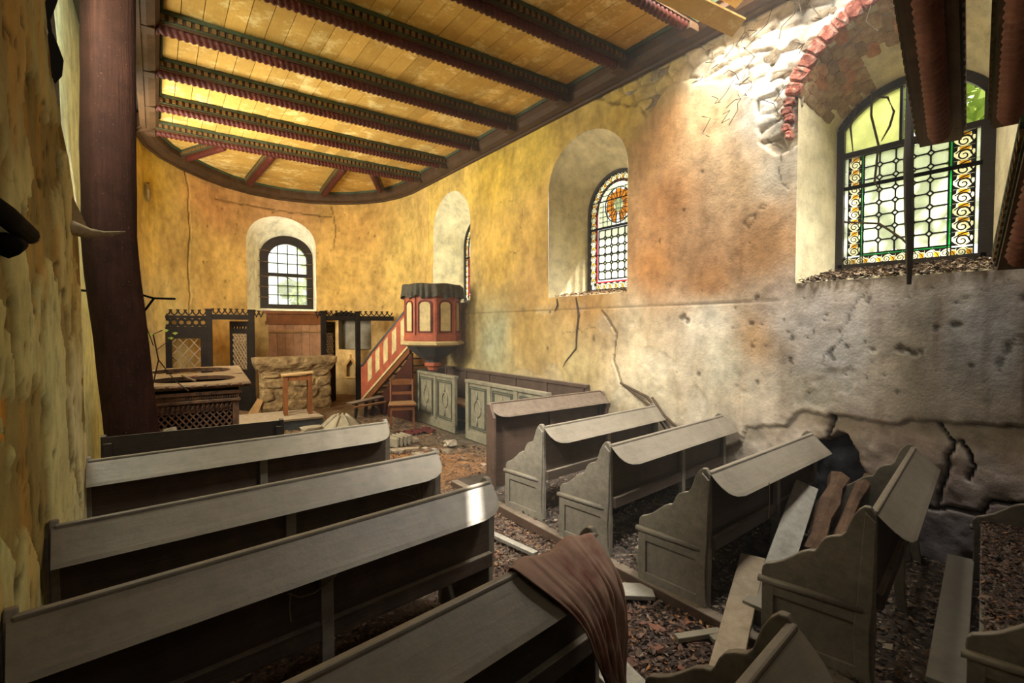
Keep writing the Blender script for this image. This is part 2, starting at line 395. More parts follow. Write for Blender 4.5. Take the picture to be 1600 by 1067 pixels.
# ------------------------------------------------------------------ structure
def tint_mesh(o, rgb, var=.15, fn=None):
    me = o.data; at = me.color_attributes.new('tint', 'FLOAT_COLOR', 'POINT')
    co = np.zeros(len(me.vertices)*3); me.vertices.foreach_get('co', co); co = co.reshape(-1, 3)
    c = np.tile(lin(np.array(rgb)/255.), (len(co), 1))
    c *= (1+var*fbm(co[:,0]*2+co[:,1]*2, co[:,2]*2))[:,None]
    if fn is not None: c = fn(co, c)
    at.data.foreach_set('color', np.concatenate([c, np.ones((len(c),1))], 1).ravel())
    return o
def niche(c, hw, z0, zs, zt, n=20, lo=None, hi=None):
    pts = [(c-hw, z0), (c-hw, (z0+zs)/2)]
    for i in range(n+1):
        t = pi-pi*i/n; pts.append((c+hw*cos(t), zs+(zt-zs)*sin(t)))
    return pts+[(c+hw, (z0+zs)/2), (c+hw, z0), (c, z0)]
def seg_niche(c, hw, z0, zs, zt, n=20):
    r = ((zt-zs)**2+hw*hw)/(2*(zt-zs)); a0 = math.asin(hw/r); zc = zt-r
    pts = [(c-hw, z0), (c-hw, (z0+zs)/2)]
    for i in range(n+1):
        a = -a0+2*a0*i/n; pts.append((c+r*sin(a), zc+r*cos(a)))
    return pts+[(c+hw, (z0+zs)/2), (c+hw, z0), (c, z0)]

# right wall
N2 = niche(8.62, .75, 2.25, 3.72, 4.42); N3 = niche(4.89, .75, 2.22, 3.78, 4.40); N4 = seg_niche(1.44, .725, 2.19, 3.86, 4.40)
UP = ([-2,1.2,1.9,2.2,2.35,2.52,2.56,2.9,3.04,3.3,3.51,3.7,3.86,4.0,4.2,4.37,4.64,5.07,5.2],
      [4.5,4.5,3.55,3.42,3.40,3.52,4.0,4.30,4.33,4.42,4.53,4.40,4.25,4.42,4.5,4.56,4.74,4.85,5.3])
LOW = ([-2,.4,.69,1.12,1.31,1.39,1.65,1.85,2.13,2.24,2.61,2.67,2.88,3.2,4.2,6,10],
       [1.1,1.12,1.125,1.08,1.085,1.038,1.033,1.042,1.018,.90,.80,.65,.51,.34,.25,.2,.2])
CR = [[(1.845,1.04),(1.86,.95),(1.89,.80),(1.96,.70),(2.02,.63),(2.15,.49),(2.35,.4)], [(1.12,1.08),(1.07,1.0),(1.04,.96),(1.08,.85),(1.093,.71),(1.12,.6),(1.136,.46)],
      [(1.3,.45),(1.16,.43),(1.034,.47),(.9,.467),(.85,.57),(.68,.6),(.4,.62)], [(1.0,.97),(.93,.8),(.97,.7)], [(4.2,1.05),(4.35,1.4),(4.3,1.7),(4.55,2.0)]]
RC_ = [(9.6,4.3,(212,178,90)),(9.5,2.5,(206,170,92)),(7,4.4,(206,172,68)),(6.9,3,(208,170,82)),(6,4.5,(202,172,76)),(5.8,3.2,(200,162,84)),(5.9,2.4,(194,156,92)),
 (4.3,4.5,(196,164,74)),(3.7,3.95,(176,128,76)),(3.6,3.2,(184,130,78)),(3.7,2.5,(186,130,74)),(4.9,2.1,(178,136,78)),(3,3.9,(206,170,124)),(2.7,3.2,(204,168,124)),(2.5,2.6,(198,148,96)),
 (3,2.3,(180,128,76)),(2.35,3.9,(228,220,204)),(2.3,3.2,(204,190,166)),(8,1.8,(172,150,92)),(7,1.6,(160,158,124)),(6.1,1.75,(182,150,84)),(5.5,1.5,(176,148,94)),(5,1.2,(170,152,106)),(4,1.8,(200,180,146)),(3.9,1.2,(194,180,150)),
 (3,1.85,(224,214,192)),(2.8,1.4,(214,204,178)),(2.42,1.7,(192,148,94)),(2.2,1.85,(214,208,202)),(1.8,1.5,(210,206,202)),(1.4,1.5,(190,178,160)),(.95,1.6,(170,168,168)),(.5,1.5,(120,92,56)),(2,1.15,(200,188,166)),(1,1.22,(150,140,126)),
 (2,.8,(186,168,152)),(1.3,.85,(170,152,142)),(.8,.8,(146,134,128)),(3,.2,(170,160,140)),(1,.2,(134,126,126)),(5,.4,(120,108,84)),(1.4,4.6,(206,196,180)),(3,4.7,(220,206,180)),(3.8,4.65,(190,168,110)),(4.5,4.7,(186,158,84))]
def f_right(Y, Z):
    wy = Y+.18*fbm(Y*1.7, Z*1.7, 4, 5); wz = Z+.18*fbm(Y*1.7, Z*1.7, 4, 6)
    C = idw(wy, wz, RC_)
    C = C*np.clip(1+.42*fbm(Y*2.2,Z*2.0,6,15)+.2*fbm(Y*15,Z*15,4,16),.4,1.5)[...,None]
    H = .012*fbm(Y*1.3, Z*1.3, 3, 1)+.004*fbm(Y*9, Z*9, 3, 2)
    # lower break: upper plaster coat ends in a ragged overhanging edge
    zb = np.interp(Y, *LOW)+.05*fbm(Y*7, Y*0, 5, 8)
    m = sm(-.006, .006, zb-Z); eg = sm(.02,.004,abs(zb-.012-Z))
    H = H-m*(.034-.024*fbm(Y*6, Z*6, 5, 9)); C = C*(1+m[...,None]*.12)*(1-.4*eg[...,None])  # band just under the ragged edge darkened: its shade put into the colour
    # upper break: rubble shows
    zu = np.interp(Y, *UP)+.05*fbm(Y*7, Z*7, 3, 12)
    u = sm(-.012, .012, Z-zu)
    d1, d2, idv = worley(Y*4.2+.4*fbm(Y*2,Z*2,2,3), Z*6.5, 4); ed = d2-d1
    H = H-u*(.05-.022*sm(0,.3,ed)-.015*idv-.03*fbm(Y*6,Z*8,4,14)); C = C*(1-u[...,None]*(.35*(1-sm(0,.14,ed)))[...,None])*(1+u[...,None]*(.3*(idv-.5))[...,None])
    # thin flakes of missing skim coat
    fl = sm(.22,.25, fbm(Y*2.2, Z*2.2, 5, 20))*(1-u)*(1-m)*sm(2.2,2.0,Z)
    H = H-.006*fl; C = C*(1-.14*fl[...,None])+.14*fl[...,None]*np.array([.5,.52,.46])
    # dado line
    dl = sm(.012,.004,abs(Z-2.045-.004*fbm(Y*3,Z*0,2,3)))*sm(2.2,2.4,Y); H = H-.008*dl; C = C*(1-.45*dl[...,None])
    for pl in CR:
        d = segdist(Y+.02*fbm(Y*14,Z*14,2,31), Z+.02*fbm(Y*14,Z*14,2,33), pl); c = sm(.016,.005,d); H = H-.06*c; C = C*(1-.92*c[...,None])
    vc = abs(fbm(Y*.9+2, Z*.9, 5, 150)); c = sm(.010,.002,vc)*sm(.0,.25,fbm(Y*.8,Z*.8,2,151)); H = H-.006*c; C = C*(1-.55*c[...,None])
    # small knocked-out holes
    rr = random.Random(5)
    for i in range(80):
        a, b, r = rr.uniform(.5,8), rr.uniform(.9,3.9), rr.choice([.008,.012,.016,.03])
        if rr.random() < .6: a, b = rr.uniform(.7,2.6), rr.uniform(1.15,2.1)
        d = np.hypot((Y-a)*1.2, (Z-b)*rr.uniform(.5,1.3))+.9*r*fbm(Y*30,Z*30,2,i); c = sm(r*1.2, r*.6, d); H = H-.006*c; C = C*(1-.6*c[...,None])
    for a, b, r in ((3.35,1.9,.075),(3.28,1.86,.05),(1.55,1.62,.05),(1.36,1.62,.055),(1.29,1.6,.04),(1.05,1.82,.05),(5.62,2.02,.05),(1.9,1.9,.04)):
        d = np.hypot(Y-a, (Z-b)*1.4)+.045*fbm(Y*22,Z*22,3,7); c = sm(r*.8, r*.4, d); H = H-.010*c; C = C*(1-.6*c[...,None])
    # washed-down grime below the sill, rust streaks by the reveal
    st = sm(.05,.5, fbm(Y*9, Z*.6, 4, 40))*sm(2.25,1.9,Z)*sm(2.6,2.0,Y)*(1-m); C = C*(1-.5*st[...,None]*np.array([.75,.9,1.0]))
    st = sm(.1,.5, fbm(Y*8, Z*.5, 4, 44))*sm(3.4,2.6,Z)*sm(2.0,2.25,Y)*sm(3.1,2.5,Y)*(1-m); C = C*(1-.45*st[...,None]*np.array([.4,.75,1.0]))
    # hollow dug into the foot of the wall
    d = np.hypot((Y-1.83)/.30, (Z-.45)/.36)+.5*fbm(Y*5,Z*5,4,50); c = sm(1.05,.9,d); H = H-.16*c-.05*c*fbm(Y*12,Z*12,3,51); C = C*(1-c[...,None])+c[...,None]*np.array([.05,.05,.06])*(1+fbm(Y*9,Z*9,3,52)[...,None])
    return H, np.clip(C, .004, 1)
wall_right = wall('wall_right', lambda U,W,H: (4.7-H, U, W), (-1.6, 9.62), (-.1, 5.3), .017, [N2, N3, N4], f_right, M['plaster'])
def reveal(c, A, B, xa, xb, rgb, fn=None):
    a = [(xa, y, z) for y, z in A]+[(xa, *A[0])]; b = [(xb, y, z) for y, z in B]+[(xb, *B[0])]
    o = loft(a, b, 10).obj('window_reveal', M['plaster'], wall_right, True); return tint_mesh(o, rgb, .18, fn)
G2 = niche(8.62, .58, 2.30, 3.45, 4.0); G3 = niche(4.89, .585, 2.32, 3.45, 4.02); G4 = seg_niche(1.54, .545, 2.335, 3.66, 3.96)
reveal(8.62, N2, G2, 4.7, 5.36, (240,232,194)); reveal(4.89, N3, G3, 4.7, 5.36, (222,206,162)); reveal(1.44, N4, G4, 4.7, 5.36, (214,200,160))

# brick arch ring and soffit bricks over the large window
rr = random.Random(3)
hw, zs, zt = .725, 3.86, 4.40; rad = ((zt-zs)**2+hw*hw)/(2*(zt-zs)); a0 = math.asin(hw/rad); zc = zt-rad
bk = MB().blob((0,0,0), (.062,.092,.080), .10, 5, n=2).mesh('brick', M['brick'])
na = 18
for i in range(na):
    a = a0-2*a0*(i+.5)/na*.98; rad2 = rad+.055
    o = bpy.data.objects.new('brick', bk); COL.objects.link(o); o.parent = wall_right
    o.location = (4.705+rr.uniform(-.008,.008), 1.44+rad2*sin(a), zc+rad2*cos(a)); o.rotation_euler = (-a+rr.uniform(-.05,.05)+pi/2, rr.uniform(-.05,.05), rr.uniform(-.05,.05))
    o.scale = (1, rr.uniform(.85,1.1), rr.uniform(.9,1.0))
for i in range(5):      # ragged jamb bricks under the springing
    o = bpy.data.objects.new('brick', bk); COL.objects.link(o); o.parent = wall_right
    o.location = (4.705, 2.24+.025*(i%2), 3.83-.075*i); o.rotation_euler = (0,rr.uniform(-.1,.1),0); o.scale = (1,.7-.08*i,.6)
sb = MB().blob((0,0,0), (.090,.066,.020), .05, 8, n=2).mesh('soffit_brick', M['brick_dusty'])
def soff(f, t):
    i0 = min(int(f), 19); q = f-i0
    A_ = [V((4.7, *N4[2+i0+e])) for e in (0,1)]; B_ = [V((5.36, *G4[2+i0+e])) for e in (0,1)]
    return A_[0].lerp(A_[1], q).lerp(B_[0].lerp(B_[1], q), t)
for i in range(13):
    for j in range(5):
        f = 9.3+i*.86; t = .08+(j+(.5 if i%2 else 0))*.19
        if t > .86 or (t > .5 and i < 6) or (t > .72 and i > 10): continue
        p0 = soff(f, t); ex = (soff(f, t+.02)-p0).normalized(); ey = (soff(min(f+.05,19.99), t)-p0).normalized(); ez = ex.cross(ey).normalized(); ey = ez.cross(ex)
        o = bpy.data.objects.new('soffit_brick', sb); COL.objects.link(o); o.parent = wall_right
        o.matrix_world = Matrix((ex, ey, ez)).transposed().to_4x4() @ Matrix.Rotation(rr.uniform(-.05,.05),4,'Z'); o.location = p0
# rubble stones standing proud at the wall head
for i in range(46):
    y = rr.uniform(.6, 4.6); zlo = float(np.interp(y, *UP))+.07
    if y < 2.3: zlo = max(zlo, zc+sqrt(max(rad*rad-(y-1.44)**2,0))+.24) if abs(y-1.44) < rad else zlo
    if zlo > 4.85: continue
    z = rr.uniform(zlo, min(zlo+.9, 5.1)); s = rr.uniform(.07, .15)
    q = Matrix.Rotation(rr.uniform(-.3,.3), 3, 'X')
    MB().blob((4.748, y, z), (.03, s*1.5, s*rr.uniform(.45,.75)), .10, i, q, 2).obj('stone', M['stone'], wall_right, False)

# apse wall (rounded end of the choir)
AP = [(-.25,9.25),(-.19,10.0),(.06,10.75),(.5,11.45),(1.1,12.15),(1.82,12.6),(2.44,12.72),(3.27,12.58),(4.0,12.1),(4.5,11.4),(4.7,10.6),(4.7,9.6)]
_s = [0]
for a, b in zip(AP, AP[1:]): _s.append(_s[-1]+math.hypot(b[0]-a[0], b[1]-a[1]))
APL = _s[-1]
def ap_xy(u):
    x = np.interp(u, _s, [p[0] for p in AP]); y = np.interp(u, _s, [p[1] for p in AP]); return x, y
def ap_smooth(u):
    X = 0; Y = 0
    for k in (-.35,-.17,0,.17,.35):
        a, b = ap_xy(np.clip(u+k, 0, APL)); X = X+a/5; Y = Y+b/5
    w = sm(0,.4,u)*sm(APL,APL-.4,u); a, b = ap_xy(u); return a*(1-w)+X*w, b*(1-w)+Y*w
def ap_pos(U, W, H):
    X, Y = ap_smooth(U); X2, Y2 = ap_smooth(np.clip(U+.02,0,APL)); X1, Y1 = ap_smooth(np.clip(U-.02,0,APL))
    tx, ty = X2-X1, Y2-Y1; l = np.hypot(tx,ty)+1e-9
    return X+H*ty/l, Y-H*tx/l, W
AC_ = [(.3,4,(196,166,78)),(1,3.2,(208,176,92)),(1,4.2,(200,166,66)),(.4,2.2,(200,184,130)),(1.5,2.2,(204,178,108)),(2.2,3,(190,156,86)),(3.2,3,(212,172,94)),(3.2,4.4,(190,140,82)),(4.7,4.65,(184,138,86)),(6.2,3,(214,172,92)),(6.5,4.3,(198,154,82)),(8,3.4,(216,182,100)),(8.6,2,(212,174,100)),(3,1.5,(216,168,94)),(2,1.5,(214,190,126)),(6.5,1.3,(214,176,112)),(1,1.4,(180,160,122)),(4.7,1.4,(196,164,104)),(7,.4,(120,98,66)),(3,.4,(160,128,80))]
NA = niche(4.73, .785, 2.17, 3.72, 4.37); NR = [(6.03,1.24),(6.03,1.95),(6.88,1.95),(6.88,1.24)]; NG = [(6.2,.55),(6.2,.85),(6.33,1.02),(6.46,.85),(6.46,.55)]
def f_apse(U, W):
    C = idw(U+.2*fbm(U*1.4,W*1.4,4,61), W+.2*fbm(U*1.4,W*1.4,4,62), AC_)
    C = C*np.clip(1+.34*fbm(U*1.6,W*1.3,6,67)+.16*fbm(U*11,W*9,4,68),.4,1.5)[...,None]
    H = .014*fbm(U*1.2, W*1.2, 3, 63)+.004*fbm(U*9, W*9, 3, 64)
    for pl in ([(2.33,4.8),(2.45,4.4),(2.40,4.1),(2.47,3.6),(2.38,3.0),(2.42,2.4),(2.36,1.9)], [(5.9,4.7),(6.0,4.2),(5.93,3.7)], [(3.2,4.45),(4.0,4.52),(5.2,4.5),(5.9,4.45)]):
        d = segdist(U+.03*fbm(U*9,W*9,2,65), W+.03*fbm(U*9,W*9,2,66), pl); c = sm(.022,.004,d); H = H-.03*c; C = C*(1-.7*c[...,None])
    rr = random.Random(9)
    for i in range(60):
        a, b, r = rr.uniform(2.6,8.5), rr.uniform(2.2,4.6), rr.choice([.012,.02,.03])
        d = np.hypot(U-a, W-b)+.3*r*fbm(U*20,W*20,2,i); c = sm(r*1.3,r*.5,d); H = H-.02*c; C = C*(1-.5*c[...,None])
    return H, np.clip(C, .004, 1)
wall_apse = wall('wall_apse', ap_pos, (0, APL), (-.1, 5.3), .028, [NA, NR, NG], f_apse, M['plaster'])
def ap3(u, v, h=0):
    x, y, z = ap_pos(np.array([u],float), np.array([v],float), np.array([h],float)); return (float(x[0]), float(y[0]), float(z[0]))
A = [ap3(u,v) for u,v in NA+[NA[0]]]; GA = niche(2.64, .60, 2.24, 3.5, 4.0); B = [(x, 13.2, z) for x, z in GA+[GA[0]]]
tint_mesh(loft(A, B, 10).obj('window_reveal', M['plaster'], wall_apse, True), (250,244,218), .06)
for poly, dp, rgb in ((NR, .35, (150,140,120)), (NG, .14, (170,140,92))):
    a = [ap3(u,v) for u,v in poly+[poly[0]]]; b = [ap3(u,v,-dp) for u,v in poly+[poly[0]]]
    o = loft(a, b, 3); n0 = len(o.v); o.add(b[:-1], [tuple(range(len(b)-1))]); tint_mesh(o.obj('wall_recess', M['plaster'], wall_apse), rgb, .2)
m = MB()
for a, b in zip(NG, NG[1:]+NG[:1]): m.bar(ap3(*a,.02), ap3(*b,.02), .035, .05, (0,-1,0.2))
m.bar(ap3(6.33,1.02,.02), ap3(6.33,1.12,.02), .03,.03)
tint_mesh(m.obj('niche_surround', M['plaster'], wall_apse), (190,150,90))

# near left wall, its bay recess and the return to the apse
LC_ = [(2.0,1.2,(204,206,150)),(3,1.6,(210,212,160)),(3.3,2.6,(168,158,112)),(2.4,2.7,(146,128,84)),(1.7,2.2,(158,138,82)),(2.3,1.9,(192,184,126)),(1.4,3,(134,120,76)),(3.4,3.3,(160,152,110)),(2.6,.9,(190,182,126)),(1.6,.7,(122,100,62)),(3.9,1.4,(206,202,160)),(4.1,2.2,(186,166,104)),(3,4.4,(136,124,84)),(2.8,2.1,(200,194,140))]
EDGE = ([-.5,1.2,2.2,2.5,2.65,2.8,2.9,3.0,3.1,3.3,3.5,3.8,4.2,4.6,5.4],[4.36,4.33,4.28,4.2,4.0,3.8,3.62,3.42,3.3,3.24,3.28,3.3,3.32,3.3,3.3])
def f_left(Y, Z):
    C = idw(Y+.2*fbm(Y*2,Z*2,4,71), Z+.25*fbm(Y*2,Z*2,4,72), LC_, 3.0)
    H = .010*fbm(Y*1.2,Z*1.2,2,73)+.002*fbm(Y*12,Z*12,3,74)
    fl = sm(.10,.14, fbm(Y*2.6,Z*2.0,5,75)+.16*sm(1.3,.8,Z)-.08*sm(1.2,1.8,Z)*sm(2.3,1.9,Z)); H = H-.018*fl+.006*fl*fbm(Y*14,Z*14,3,76); C = C*(1-fl[...,None])+fl[...,None]*(C*np.array([.48,.40,.30])+np.array([.03,.02,.005]))
    oc = sm(.16,.3, fbm(Y*5,Z*.9,4,77)); C = C*(1-.4*oc[...,None])+.4*oc[...,None]*lin(np.array([190,140,62])/255.)
    pk = sm(.36,.42, fbm(Y*17,Z*13,3,78)); H = H-.010*pk; C = C*(1-.7*pk[...,None])
    bl = sm(.07,.055, np.hypot(Y-2.28, (Z-1.50)*.9)); C = C*(1-bl[...,None])+bl[...,None]*lin(np.array([206,140,50])/255.); H = H-.008*bl
    for pl in ([(3.6,3.0),(3.55,2.6),(3.7,2.3)],[(2.9,1.9),(3.0,1.5),(2.95,1.3)],[(2.7,1.2),(2.75,.9),(2.9,.7)]):
        c = sm(.02,.005, segdist(Y+.03*fbm(Y*9,Z*9,2,79),Z,pl)); H = H-.03*c; C = C*(1-.75*c[...,None])
    return H, np.clip(C,.004,1)
EP = [(e+.03*random.uniform(-1,1), z) for z, e in zip(np.linspace(-.2,5.4,90), np.interp(np.linspace(-.2,5.4,90), *EDGE))]
hole = EP+[(4.6,5.5),(4.6,-.2)]
wall_left = wall('wall_left', lambda U,W,H: (-.4+H, U, W), (-1.6, 4.44), (-.1, 5.3), .022, [hole], f_left, M['plaster'])
jm = MB()
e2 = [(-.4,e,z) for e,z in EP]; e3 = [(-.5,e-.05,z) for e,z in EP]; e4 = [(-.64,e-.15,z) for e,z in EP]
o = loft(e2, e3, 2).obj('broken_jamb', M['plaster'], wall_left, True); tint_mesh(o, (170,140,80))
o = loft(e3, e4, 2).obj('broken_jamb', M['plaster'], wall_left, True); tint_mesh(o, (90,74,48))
def f_plain(rgb, s=0):
    def f(U, W):
        return .012*fbm(U*1.5,W*1.5,4,80+s), np.clip(lin(np.array(rgb)/255.)*(1+.2*fbm(U*1.2,W*1.2,4,81+s))[...,None], .01, 1)
    return f
wall('wall_bay', lambda U,W,H: (-.62+H*.5, U, W), (4.0, 9.3), (-.1, 5.3), .08, [], f_plain((228,232,184)), M['plaster'])
wall('wall_return', lambda U,W,H: (U, 9.25-H, W), (-.64, -.22), (-.1, 5.3), .06, [], f_plain((150,148,112),4), M['plaster'])
wall('wall_back', lambda U,W,H: (U, -1.6+H, W), (-1, 5.8), (-.1, 5.6), .1, [], f_plain((150,130,96),8), M['plaster'])

# floor
FC_ = [(2,11,(120,90,58)),(2.5,8.5,(126,104,76)),(3.2,7.5,(120,98,72)),(2.6,6.3,(160,112,66)),(2.2,5.2,(140,102,66)),(2.2,3.5,(122,104,88)),(2.1,2.2,(104,86,76)),(2.3,1.3,(92,76,66)),(.6,3,(84,68,54)),(3.8,2.2,(104,90,82)),(3.5,3.4,(112,100,86)),(4,.8,(84,76,72)),(4,7,(90,80,62)),(1,7,(110,88,62)),(.5,1.5,(70,58,48))]
def floor_h(X, Y):
    H = .02*fbm(X*2.2,Y*2.2,4,90)+.012*fbm(X*9,Y*9,3,91)
    H = H+.10*np.exp(-(((X-2.55)/.45)**2+((Y-6.0)/.7)**2))
    H = H+.15*sm(9.85,9.93,Y+.03*fbm(X*5,Y*5,2,92))
    H = H+.16*np.exp(-(((X-4.35)/.5)**2+((Y-1.75)/.35)**2))+.08*np.exp(-(((X-4.4)/.4)**2+((Y-2.6)/.5)**2))
    return H-.02
def f_floor(X, Y):
    C = idw(X+.25*fbm(X*2,Y*2,4,94), Y+.25*fbm(X*2,Y*2,4,95), FC_); H = floor_h(X, Y)
    d = segdist(X+.06*fbm(X*6,Y*6,3,96), Y+.06*fbm(X*6,Y*6,3,97), [(2.3,7.1),(2.9,7.0),(3.4,6.85),(3.9,6.95)]); c = sm(.05,.015,d); H = H-.05*c; C = C*(1-.85*c[...,None])
    d = segdist(X+.06*fbm(X*6,Y*6,3,98), Y, [(3.1,6.9),(3.15,6.4),(3.0,6.1)]); c = sm(.035,.01,d); H = H-.04*c; C = C*(1-.8*c[...,None])
    return H, np.clip(C,.004,1)
wall('floor', lambda U,W,H: (U, W, H), (-1, 4.95), (-1.6, 12.95), .04, [], f_floor, M['dirt'])
def fz(x, y): return float(floor_h(np.array([float(x)]), np.array([float(y)]))[0])

# ceiling: boards between the beams, dark deck above, wall plate and ribs
BY = [3.12, 4.05, 5.06, 6.25, 7.33, 8.47, 9.58]; CZ = 4.98
ceiling = struct(MB().span((-.95,3.0,5.05),(4.8,12.95,5.09)).span((-.95,-1.6,5.05),(3.3,3.0,5.09)).obj('ceiling', M['oak']))
rr = random.Random(21)
PW = (4.5+.13)/24
for bi in range(6):
    y0, y1 = BY[bi], BY[bi+1]
    pm = MB().box((0,0,0), (PW-.007, y1-y0, .022)).mesh('ceiling_plank', M['ceil'])
    for i in range(24):
        o = bpy.data.objects.new('ceiling_plank', pm); COL.objects.link(o); o.parent = ceiling
        o.location = (-.13+PW*(i+.5), (y0+y1)/2, CZ+.02+rr.uniform(-.005,.003)); o.rotation_euler = (rr.uniform(-.002,.002), rr.uniform(-.012,.012), 0)
pm = MB().box((0,0,0), (PW-.007, .9, .022)).mesh('ceiling_plank', M['ceil'])
for i in range(17):
    o = bpy.data.objects.new('ceiling_plank', pm); COL.objects.link(o); o.parent = ceiling; o.location = (-.13+PW*(i+.5), 2.67, CZ+.02)
def ap_span(y):
    us = np.linspace(0, APL, 400); x, yy = ap_smooth(us); k = yy >= y
    return (float(x[k].min()), float(x[k].max())) if k.any() else None
y = 9.58
while y < 12.6:
    sp = ap_span(y+.1)
    if sp: MB().span((sp[0]+.02, y+.004, CZ+.01), (sp[1]-.02, y+.246, CZ+.032)).obj('ceiling_plank', M['ceil'], ceiling)
    y += .25
def sweep(path, prof, name, mat, parent=None, closed=False):
    """prof: (inward, z); path runs with the room on its right-hand side"""
    m = MB(); n = len(prof); vs = []
    for i, p in enumerate(path):
        a = path[max(i-1,0)]; b = path[min(i+1,len(path)-1)]; tx, ty = b[0]-a[0], b[1]-a[1]; l = math.hypot(tx,ty); nx, ny = ty/l, -tx/l
        vs += [(p[0]+nx*d, p[1]+ny*d, z) for d, z in prof]
    fs = [(i*n+k, i*n+(k+1)%n, (i+1)*n+(k+1)%n, (i+1)*n+k) for i in range(len(path)-1) for k in range(n)]
    fs += [tuple(range(n)), tuple((len(path)-1)*n+k for k in range(n-1,-1,-1))]
    return m.add(vs, fs).obj(name, mat, parent)
us = np.linspace(.3, APL-.1, 15); xs, ys = ap_smooth(us)
path = [(-.13,4.4),(-.13,9.3)]+[(float(a),float(b)) for a,b in zip(xs,ys)]+[(4.7,9.4),(4.7,1.95)]
plate = struct(sweep(path, [(-.02,4.78),(.10,4.775),(.17,4.80),(.21,4.86),(.21,4.99),(-.02,5.0)], 'trim_1', M['beamwood']))
sweep(path, [(.205,4.955),(.235,4.945),(.245,4.99),(.205,4.995)], 'green_moulding', M['beamgreen'], plate)
sweep(path, [(.0,4.75),(.05,4.75),(.06,4.785),(.0,4.79)], 'bed_moulding', M['beamwood'], plate)

def rope_mesh(L, r, name='rope_moulding', pitch=.125, step=.0125, n=10):
    m = MB(); k = int(L/step); vs = []
    for i in range(k+1):
        x = L*i/k
        for j in range(n):
            t = 2*pi*j/n; q = r*(.78+.34*abs(sin(t-2*pi*x/pitch)))
            vs.append((x, q*cos(t), q*sin(t)))
    m.add(vs, [(i*n+j, i*n+(j+1)%n, (i+1)*n+(j+1)%n, (i+1)*n+j) for i in range(k) for j in range(n)]+[tuple(range(n-1,-1,-1)), tuple(k*n+j for j in range(n))])
    return m.mesh(name, M['rope'], True)
BCACHE = {}
def beam(label, P, Q, group=None, w=.13, cap=True, name='ceiling_beam', rope=True, roll=None):
    """carved beam from P to Q: body, green top strip, dentil bands, rope moulding under it"""
    P, Q = V(P), V(Q); L = (Q-P).length; d = (Q-P).normalized()
    up = V((0,0,1)) if roll is None else V(roll); sd = up.cross(d).normalized(); u = d.cross(sd)
    t = thing(name, label, 'beam', (0,0,0), 0, group)
    t.matrix_world = Matrix((d, sd, u)).transposed().to_4x4(); t.location = P
    key = (round(L, 2), w)
    if key not in BCACHE:
        body = MB().span((0,-w/2,.06),(L,w/2,.21)).mesh('beam_body', M['beamwood'])
        g = MB()
        for s in (-1,1): g.span((0,s*(w/2),.165),(L,s*(w/2+.022),.205)).span((.0,s*(w/2),.088),(L,s*(w/2+.010),.102))
        dn = MB(); k = int(L/.075)
        for i in range(k):
            for s in (-1,1): dn.span((.03+i*.075, s*w/2, .108), (.03+i*.075+.04, s*(w/2+.022), .16))
        BCACHE[key] = (body, g.mesh('green_strip', M['beamgreen']), dn.mesh('dentil_band', M['dentil']), rope_mesh(L-.3, .055))
    ms = BCACHE[key]
    for nme, me in zip(('beam_body','green_strip','dentil_band','rope_moulding'), ms):
        o = bpy.data.objects.new(nme, me); COL.objects.link(o); o.parent = t
        if nme == 'dentil_band': o['kind'] = 'stuff'
        if nme == 'rope_moulding': o.location = (.15, 0, .045)
    if name == 'fallen_beam':
        for c in t.children:
            if c.name.startswith(('rope','beam_body')):
                c.data = c.data.copy(); c.data.materials[0] = M['rope_dusty_lit' if c.name.startswith('rope') else 'beam_dusty_lit']
    if cap:
        for x in (.07, L-.07): MB().span((x-.07,-w/2-.012,-.01),(x+.07,w/2+.012,.06)).obj('end_block', M['beamwood'], t, bevel=.008)
    return t
ordn = ['nearest','second','third','fourth','fifth','sixth','farthest']
lb = ['carved ceiling beam with red rope moulding nearest the broken boards','carved ceiling beam second from the broken boards, above large plaster stain',
      'carved ceiling beam third from the broken boards, before middle window','carved ceiling beam fourth from the broken boards, ending above middle window',
      'carved ceiling beam fifth from the broken boards, above yellow wall','carved ceiling beam sixth from broken boards, second before the choir ribs','carved ceiling beam at the choir end where the short ribs meet']
for i, y in enumerate(BY):
    beam(lb[i], (-.1, y, 4.775), (4.5, y, 4.775), 'carved ceiling beams')
RB = [((.45,10.95),(1.05,9.66)),((1.66,12.05),(1.75,9.66)),((3.22,12.1),(3.0,9.66)),((4.2,11.0),(3.5,9.66))]
rl = ['short choir ceiling rib, leftmost of the four','short choir ceiling rib left of the apse window axis','short choir ceiling rib right of the apse window axis','short choir ceiling rib, rightmost of the four']
for (a, b), l in zip(RB, rl): beam(l, (*a,4.80), (*b,4.80), 'choir ceiling ribs', w=.10, cap=False, name='ceiling_rib')

# unseen roof slab added to block the sun, slits shaped for its pew patches
def slit(t):
    T = V(t); k = (5.75-T.z)/SUNDIR.z; return T+SUNDIR*k
s1 = slit((1.405,2.31,.85)); s2 = slit((.955,2.22,.85))
rf = MB(); xs_ = sorted([-2, s2.x-.012, s2.x+.016, s1.x-.055, s1.x+.055, 6.1])
yy0, yy1 = s1.y-.32, s1.y+.2
rf.span((-2,-3,5.72),(6.1,yy0,5.78)); rf.span((-2,yy1,5.72),(6.1,14,5.78))
rf.span((-2,yy0,5.72),(s2.x-.012,yy1,5.78)); rf.span((s2.x+.016,yy0,5.72),(s1.x-.055,yy1,5.78)); rf.span((s1.x+.055,yy0,5.72),(6.1,yy1,5.78))
struct(rf.obj('roof', M['oak']))
struct(MB().span((5.75,-3,5.35),(6.1,14,5.78)).span((6.1,-3,5.35),(6.75,14,5.45)).obj('trim_2', M['oak']))  # unseen eave, lengthened to keep the sun off the large window
struct(MB().span((-40,-40,-.4),(60,60,-.3)).obj('ground', M['grass']))

